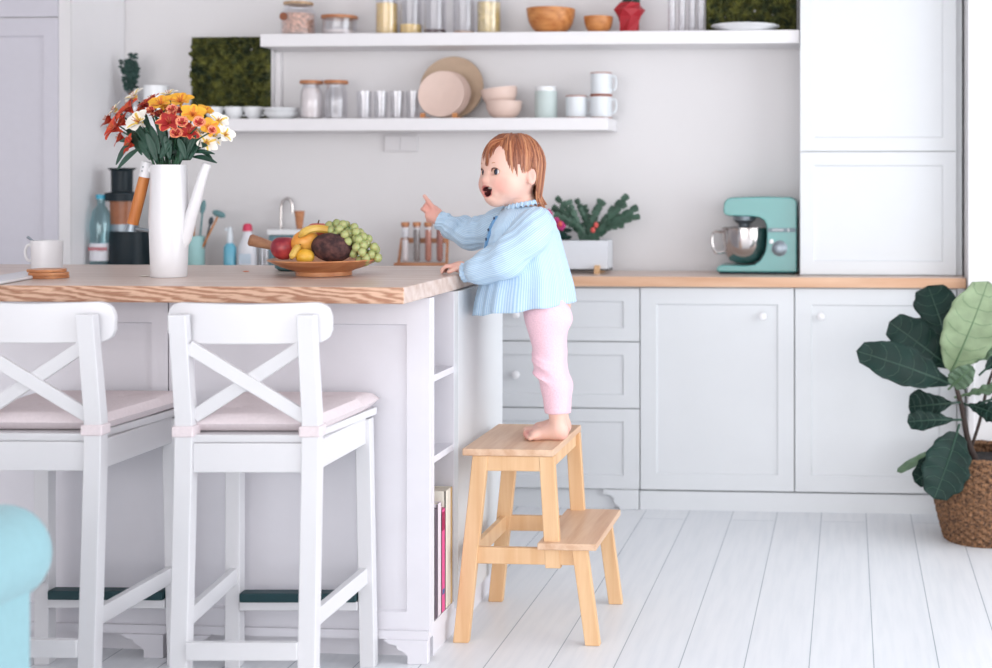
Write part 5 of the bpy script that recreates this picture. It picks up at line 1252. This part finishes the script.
for pnt in (J(426, 205, .09), pf_, pn_+Vector((-.02, 0, 0))): blend(pink, pnt, .035, .5)
for s, dx in ((-.045, 0), (.055, 3)):
    an = J(557+dx, 414, s); blend(pink, Vector((an.x-.085, an.y, zt+.01)), .03, .6); blend(pink, Vector((an.x+.02, an.y, zt+.01)), .025, .4)
att = body_o.data.color_attributes.new('skin_tone', 'FLOAT_COLOR', 'POINT')
att.data.foreach_set('color', np.concatenate([col, np.ones((len(col), 1))], 1).astype(np.float32).ravel())
# eyes, teeth, brows
iris = mat('grey-blue iris', (60, 66, 84), .1, var=.1); eyew = mat('eye white', (236, 232, 232), .15, var=0); pup = mat('pupil', (14, 14, 18), .05, var=0)
for s in (1, -1):
    ec = h(s*.0285, .0640, -.0125); m = MB().ball((0, 0, 0), (1, 1, 1), 26, 20)
    gaze = (f_+Vector((-.12, 0, 0))).normalized()
    Mq = Vector((0, 0, 1)).rotation_difference(gaze).to_matrix()
    fc_m = []
    for fc in m.f:
        cz = sum(m.v[i][2] for i in fc)/len(fc); fc_m.append(2 if cz > .955 else 1 if cz > .75 else 0)
    m.m = fc_m; m.v = [tuple(ec+Mq @ Vector(v)*.0142) for v in m.v]
    obj('eye', m, [eyew, iris, pup], child, world=True, smooth=True)
    hl = catmull([h(s*.015, .0785, -.0115), h(s*.021, .0815, -.0045), h(s*.029, .0805, -.0018), h(s*.038, .0750, -.0045), h(s*.0445, .0670, -.0105)], 4)
    obj('eyelashes', MB().tube(hl, [.0008+.0012*math.sin(PI*i/(len(hl)-1)) for i in range(len(hl))], 6), mat('brown lashes', (92, 56, 44), .7), child, world=True, smooth=True)
    hb2 = catmull([h(s*.014, .0835, .0085), h(s*.028, .0815, .0130), h(s*.044, .0700, .0095)], 5)
    obj('eyebrow', MB().tube(hb2, [.0005+.0012*math.sin(PI*i/(len(hb2)-1)) for i in range(len(hb2))], 6), mat('light auburn brow', (196, 140, 110), .8), child, world=True, smooth=True)
obj('teeth', MB().ball((0, 0, 0), (1, 1, 1), 16, 10).xf(Matrix.Translation(h(0, .068, -.0565)) @ (HM.to_4x4()) @ Matrix.Diagonal((.013, .010, .0030, 1))), mat('milk teeth', (240, 236, 228), .3), child, world=True, smooth=True)
obj('tongue', MB().ball((0, 0, 0), (1, 1, 1), 16, 10).xf(Matrix.Translation(h(0, .060, -.0775)) @ (HM.to_4x4()) @ Matrix.Diagonal((.012, .014, .004, 1))), mat('tongue', (150, 58, 66), .4), child, world=True, smooth=True)

# hair
hair_m = bpy.data.materials.new('auburn hair'); hair_m.use_nodes = True; nt = hair_m.node_tree; b_ = nt.nodes['Principled BSDF']; b_.inputs['Roughness'].default_value = .42
oi = node(nt, 'ShaderNodeVertexColor'); oi.layer_name = 'strand'; nt.links.new(oi.outputs['Color'], b_.inputs['Base Color'])
rn = random.Random(4)
def endu(phi):
    """lowest height (in head units) the hair reaches at azimuth phi (0 = face front, + = near side)"""
    a = abs(math.degrees(phi))
    tab = [(0, .004), (13, .008), (18, .030), (24, .044), (31, .046), (38, .024), (48, -.010), (56, -.030), (62, -.026), (70, -.012), (100, -.008), (106, -.045), (118, -.080), (150, -.098), (180, -.095)]
    if phi < 0: tab = [(0, .006), (25, .002), (45, .000), (62, -.005), (76, -.025), (92, -.02), (112, -.05), (122, -.085), (150, -.098), (180, -.095)]
    for (x0, y0), (x1, y1) in zip(tab, tab[1:]):
        if x0 <= a <= x1: return y0+(y1-y0)*(a-x0)/(x1-x0)
def hsurf(phi, uu, lift):
    """point on the hair surface at azimuth phi and height uu"""
    Rs, Rf, Ru = .074, .083, .080; cu = .012
    t = (uu-cu)/Ru
    if t > 0: k = math.sqrt(max(0, 1-t*t))
    else: k = 1-.05*t*t if t > -1 else .95
    back = abs(phi) > 1.8
    if t < 0 and back: k = 1+.10*t*(1 if t > -.8 else 1) if t > -.7 else .93-.10*(t+.7)*-1
    ff = -.008
    s = math.sin(phi)*(Rs*k+lift); f = math.cos(phi)*((Rf if math.cos(phi) < 0 else Rf+.003)*k+lift)+ff
    return h(s, f, uu+(lift if t > .9 else lift*max(0, t)))
mb = MB(); cols = []
nph, nel = 140, 26
top = .012+.0795
for i in range(nph):
    phi = -PI+2*PI*i/nph; e_ = endu(phi)+.006
    for j in range(nel):
        q_ = j/(nel-1); ang = q_**.8; uu = top-(top-e_)*(1-math.cos(ang*PI/2))**(.9)
        lift = .0075*(1-max(0, (q_-.75)/.25)*.75)+.0010*math.sin(i*1.9)+.0007*math.sin(i*4.3+1)
        mb.v.append(tuple(hsurf(phi, uu, lift)))
for i in range(nph):
    for j in range(nel-1): mb.f.append((i*nel+j, ((i+1) % nph)*nel+j, ((i+1) % nph)*nel+j+1, i*nel+j+1)); mb.m.append(0)
base_h = np.array(lin((150, 88, 58))[:3]); dk = np.array(lin((112, 62, 44))[:3]); lt = np.array(lin((196, 136, 96))[:3])
def hcol(v): return tuple(base_h*(1-abs(v))+(lt if v > 0 else dk)*abs(v))+(1,)
cols = []
for i in range(nph):
    v = rn.uniform(-.6, .35)
    cols += [hcol(v)]*nel
crown = h(.012, -.030, .100)
def strand(phi, q0, q1, lift, r, swirl=0, ext=0.0, v=None):
    pts = []; n = 9; e_ = endu(phi)-ext
    for k in range(n):
        q_ = q0+(q1-q0)*k/(n-1); ang = q_**.8; uu = top-(top-e_)*(1-math.cos(ang*PI/2))**.9
        ph = phi+swirl*(1-q_)**1.5
        pts.append(hsurf(ph, uu, lift*(1-.4*q_)+.003))
    s0 = len(mb.v); mb.tube(pts, [r*(.5+.5*math.sin(PI*min(1, .15+k/(n-1)*.95)))*(1 if k < n-1 else .35) for k in range(n)], 5, sx=1.8)
    cols.extend([hcol(rn.uniform(-.8, .85) if v is None else v)]*(len(mb.v)-s0))
for k in range(430):
    phi = rn.uniform(-PI, PI); e = math.degrees(phi)
    if 17 < e < 35 and rn.random() < .8: continue
    strand(phi, rn.uniform(.05, .35), rn.uniform(.92, 1.0), rn.uniform(.004, .0075), rn.uniform(.0013, .0024), swirl=rn.uniform(-.25, .25), ext=rn.uniform(-.004, .010))
# swept fringe strands from the parting across to the far side, and locks falling behind the ear
for k in range(46):
    u0 = rn.uniform(0, 1); a = h(.026+.012*u0, .045-.03*u0, .083-.004*u0); b = h(.012-.062*u0*rn.uniform(.7, 1.1), .089-.035*u0*u0, .010-.006*u0+rn.uniform(-.006, .006)); md = (a+b)/2+(f_*.022+u_*.020)*(1-.2*u0)
    s0 = len(mb.v); pts = catmull([a, md, b], 5); mb.tube(pts, [.0024*(1-.6*i/len(pts)) for i in range(len(pts))], 5, sx=1.6); cols.extend([hcol(rn.uniform(-.8, .7))]*(len(mb.v)-s0))
for k in range(80):
    phi = rn.uniform(1.95, 2.9); a = hsurf(phi, -.02+rn.uniform(-.01, .03), .006); b = hsurf(phi, -.070, .004)
    c_ = h(math.sin(phi)*rn.uniform(.045, .066), math.cos(phi)*.080-.020+rn.uniform(-.012, .006), -.112-rn.uniform(-.01, .030))
    s0 = len(mb.v); pts = catmull([a, b, c_], 5); mb.tube(pts, [.0022*(1-.65*i/len(pts)) for i in range(len(pts))], 5, sx=1.7); cols.extend([hcol(rn.uniform(-.4, 1.0))]*(len(mb.v)-s0))
ho = obj('hair', mb, hair_m, child, world=True, smooth=True)
ho.data.polygons.foreach_set('use_smooth', [True]*len(ho.data.polygons))
att = ho.data.color_attributes.new('strand', 'FLOAT_COLOR', 'POINT'); att.data.foreach_set('color', np.array(cols, np.float32).ravel())

# clothes ---------------------------------------------------------
def stripes(name, c1, c2, vec, period):
    m = bpy.data.materials.new(name); m.use_nodes = True; nt = m.node_tree; b = nt.nodes['Principled BSDF']; b.inputs['Roughness'].default_value = .9; b.inputs['Sheen Weight'].default_value = .15
    uv = node(nt, 'ShaderNodeUVMap'); sx = node(nt, 'ShaderNodeSeparateXYZ'); nt.links.new(uv.outputs['UV'], sx.inputs[0])
    ml = node(nt, 'ShaderNodeMath', operation='MULTIPLY'); ml.inputs[1].default_value = period*2*PI; nt.links.new(sx.outputs['X'], ml.inputs[0])
    sn = node(nt, 'ShaderNodeMath', operation='SINE'); nt.links.new(ml.outputs[0], sn.inputs[0]); mr = node(nt, 'ShaderNodeMapRange'); mr.inputs['From Min'].default_value = -.6; mr.inputs['From Max'].default_value = .6; nt.links.new(sn.outputs[0], mr.inputs['Value'])
    mx = node(nt, 'ShaderNodeMix', data_type='RGBA'); mx.inputs[6].default_value = lin(c1); mx.inputs[7].default_value = lin(c2); nt.links.new(mr.outputs['Result'], mx.inputs['Factor']); nt.links.new(mx.outputs[2], b.inputs['Base Color'])
    tc = node(nt, 'ShaderNodeTexCoord'); nz = node(nt, 'ShaderNodeTexNoise'); nz.inputs['Scale'].default_value = 45; nz.inputs['Detail'].default_value = 3; nt.links.new(tc.outputs['Object'], nz.inputs['Vector'])
    bp = node(nt, 'ShaderNodeBump'); bp.inputs['Strength'].default_value = .45; bp.inputs['Distance'].default_value = .006; nt.links.new(nz.outputs['Fac'], bp.inputs['Height']); nt.links.new(bp.outputs['Normal'], b.inputs['Normal']); return m
blouse_m = stripes('light blue striped cotton', (164, 196, 224), (198, 219, 235), None, 1)
def uvgrid(o, nu, nv, wrapv, reps):
    """u runs around the ring so that the stripes run along the cloth"""
    me = o.data; uvl = me.uv_layers.new(name='UVMap')
    for p in me.polygons:
        for li, vi in zip(p.loop_indices, p.vertices):
            if vi >= nu*nv: continue
            j = vi % nv
            uvl.data[li].uv = (j*reps/nv, (vi//nv)/nu)
        js = [me.loops[li].vertex_index % nv for li in p.loop_indices]
        if max(js)-min(js) > nv/2:
            for li in p.loop_indices:
                if me.loops[li].vertex_index % nv < nv/2: uvl.data[li].uv[0] += reps
# blouse body: rings of (front px, back px, row, half depth, tilt)
RG = [(508, 536, 206, .050, .0), (498, 545, 212, .078, .05), (491, 551, 222, .100, .08), (487, 556, 233, .108, .08), (484, 560, 247, .106, .07), (482, 564, 262, .108, .07), (481, 568, 278, .116, .09), (478, 571, 292, .134, .12), (476, 573, 308, .148, .135)]
nv = 144; ts = len(RG)
cols_ = list(zip(*[(a, b, c, d, e) for a, b, c, d, e in RG])); fine = [interp(list(c), 5) for c in cols_]; nu = len(fine[0])
def BL(i, j):
    fr, bk_, py, hd, tl = [fine[k][i] for k in range(5)]; t = i/(nu-1); a = 2*PI*j/nv
    pf = W(fr, py, YC); pb = W(bk_, py, YC); c = (pf+pb)/2; hw = (pb.x-pf.x)/2
    pleat = (.0004+.0040*max(0, t-.30)**1.0)*math.sin(a*17+1.2*math.sin(a*3)+t*1.5)+(.004*max(0, t-.3))*math.sin(a*7+2)
    yoke = -.004*math.exp(-((t-.36)/.03)**2)
    k = 1+(pleat+yoke)/.11
    ca_2, sa_ = math.cos(a), math.sin(a); e = .82
    X = c.x+hw*k*(abs(ca_2)**e)*(1 if ca_2 > 0 else -1); Y = c.y+.015+hd*k*(abs(sa_)**e)*(1 if sa_ > 0 else -1)
    return (X, Y, c.z+tl*.155*ca_2*1.0*.9*(1 if ca_2 else 0)+.0025*math.sin(a*9)*t)
m = MB(); m.grid(BL, nu, nv, wrapv=True)
bo = obj('blouse', m, blouse_m, child, world=True, smooth=True, label='light blue white-striped blouse'); uvgrid(bo, nu, nv, True, 140)
md = bo.modifiers.new('solid', 'SOLIDIFY'); md.thickness = .002; md.offset = -1
def sleeve(pts, rad, nm, sx=1.0):
    path = catmull(pts, 6); rs = interp(rad, 6); n = len(path); nv2 = 64; m = MB(); up = Vector((0, 0, 1))
    def S(i, j):
        d = (path[min(i+1, n-1)]-path[max(i-1, 0)]).normalized(); u2 = (up-d*up.dot(d)).normalized(); o = d.cross(u2); a = 2*PI*j/nv2; t = i/(n-1)
        w_ = .0016*math.sin(a*13)+.0048*math.sin(t*26+2.5*math.sin(a)+a)*math.sin(PI*min(1, t*1.05))+.0022*math.sin(t*15-2*a+1)
        if t > .92: w_ = .0012*math.sin(a*13)
        return path[i]+(u2*math.cos(a)+o*math.sin(a))*(rs[i]+w_)
    m.grid(S, n, nv2, wrapv=True); o = obj('sleeve', m, blouse_m, bo, world=True, smooth=True); uvgrid(o, n, nv2, True, 60)
    md = o.modifiers.new('solid', 'SOLIDIFY'); md.thickness = .002; md.offset = -1; return o
sleeve([J(540, 218, -.03), J(533, 229, -.07), J(521, 245, -.095), J(507, 258, -.105), J(490, 266, -.098), J(474, 271, -.085), J(468, 272, -.078), J(464, 272.5, -.075)], [.040, .056, .056, .054, .050, .038, .026, .029], 'near')
sleeve([J(512, 220, .09), J(498, 226, .12), J(484, 232, .13), J(470, 233, .13), J(456, 229, .12), J(446, 223.5, .105), J(442, 221.3, .10), J(439, 220, .10)], [.045, .052, .050, .046, .040, .031, .0255, .0285], 'far')
# ruffled collar and front placket with buttons
m = MB(); n = 150
def RC(i, j):
    a = 2*PI*j/n; t = i/5; c = (W(508, 206, YC)+W(536, 206, YC))/2; c = c+Vector((.0, .015, -.002)); hw = .0395
    rr = 1+t*.30+.10*t*math.sin(a*22); z = .004+.012*math.sin(t*PI*.8)-.012*t*t+.003*t*math.sin(a*22+1.2)
    return (c.x+hw*rr*math.cos(a), c.y+.050*rr*math.sin(a), c.z+z-.02*math.cos(a)*-.4)
m.grid(RC, 6, n, wrapv=True); co_ = obj('ruffled_collar', m, blouse_m, bo, world=True, smooth=True, solid=.001); uvgrid(co_, 6, n, True, 60)
def onb(py, ang, off=.004):
    best = min(range(nu), key=lambda i: abs(fine[2][i]-py)); j = int(ang/(2*PI)*nv) % nv; v = Vector(BL(best, j)); c = Vector(BL(best, (j+nv//2) % nv)); d = (v-c); d.z = 0; return v+d.normalized()*off, d.normalized()
fang = math.radians(222)
pl = [onb(py, fang, .003)[0] for py in range(214, 262, 4)]
m = MB()
for a, b in zip(pl, pl[1:]): m.bar(a, b, .012, .003, side=onb(235, fang)[1])
obj('placket', m, mat('deeper blue placket', (112, 160, 204), .9, var=.06, scale=80), bo, world=True, smooth=False)
for py in (216, 226, 236):
    q2, d2 = onb(py, fang, .0055); mm_ = Vector((0, 0, 1)).rotation_difference(d2).to_matrix().to_4x4()
    obj('button', MB().lathe([(0, 0), (.0045, 0), (.0045, .0015), (0, .002)], 12).xf(Matrix.Translation(q2) @ mm_), mat('dark blue button', (50, 70, 100), .4), bo, world=True, smooth=True)
# leggings
LG = []
for s, dx in ((-.045, 0), (.055, 3)):
    LG += [(capsule(J(545, 305, .01+s*.4), J(548.5, 317, s*.9), .050, .061), .03, 1), (ellipsoid(J(556.5, 319, s*.85), (.044, .046, .036)), .02, 1), (capsule(J(546+dx*.3, 314, s), J(549+dx, 352, s), .064, .043), .015, 1),
           (capsule(J(549+dx, 352, s), J(549+dx, 364, s), .043, .041), .01, 1), (capsule(J(549+dx, 364, s), J(555.5+dx, 386, s), .040, .041), .015, 1), (capsule(J(555.5+dx, 386, s), J(556.5+dx, 411, s), .040, .0345), .012, 1)]
    LG += [(ellipsoid(J(557+dx, 418, s), (.06, .06, .0165)), .002, -1)]
    for py, r0 in ((360, .0435), (366, .041), (378, .042)): LG += [(ellipsoid(J(544+dx, py, s-.01), (.038, .040, .006), Matrix.Rotation(.5, 3, 'Y')), .012, 1)]
lm = sdf_mesh(LG, .0035); relax(lm, 2, .5)
pk_l = mat('pale pink leggings', (240, 200, 212), .9, var=.07, scale=260, bump=.25, sheen=.2)
lo_ = obj('leggings', lm, pk_l, child, world=True, smooth=True, label='pale pink knitted leggings')
lo_.data.polygons.foreach_set('use_smooth', [True]*len(lo_.data.polygons))
# ================================================================ camera, light
cam = bpy.data.cameras.new('camera'); co = bpy.data.objects.new('camera', cam); C.objects.link(co)
co.location = (0, 0, EYE); co.rotation_euler = (PI/2, 0, YAW)
cam.sensor_width = 36; cam.lens = FP/992*36; cam.shift_x = (496-CX)/992; cam.shift_y = -(334-HY)/992
cam.dof.use_dof = True; cam.dof.focus_distance = 3.95; cam.dof.aperture_fstop = 2.2; cam.clip_start = .05
bpy.context.scene.camera = co
w_ = bpy.data.worlds.new('daylight'); bpy.context.scene.world = w_; w_.use_nodes = True
bg = w_.node_tree.nodes['Background']; bg.inputs['Color'].default_value = (.95, .97, 1, 1); bg.inputs['Strength'].default_value = 1.0
def area(nm, loc, rot, sx, sy, e, col):
    l = bpy.data.lights.new(nm, 'AREA'); l.shape = 'RECTANGLE'; l.size = sx; l.size_y = sy; l.energy = e; l.color = col
    o = bpy.data.objects.new(nm, l); C.objects.link(o); o.location = loc; o.rotation_euler = rot; return o
# daylight entering by the wide window in the right wall; plus an added fill light at the open side behind the camera
area('window_daylight', (3.15, 2.7, 1.4), (0, PI/2, 0), 2.3, 4.3, 98, (.92, .96, 1))
area('front_fill_light', (-.9, -4.1, 1.4), (math.radians(90), 0, 0), 7.5, 2.5, 200, (1, .965, .96))
sc = bpy.context.scene
sc.view_settings.view_transform = 'Standard'; sc.view_settings.look = 'None'; sc.view_settings.exposure = .28; sc.view_settings.gamma = 1
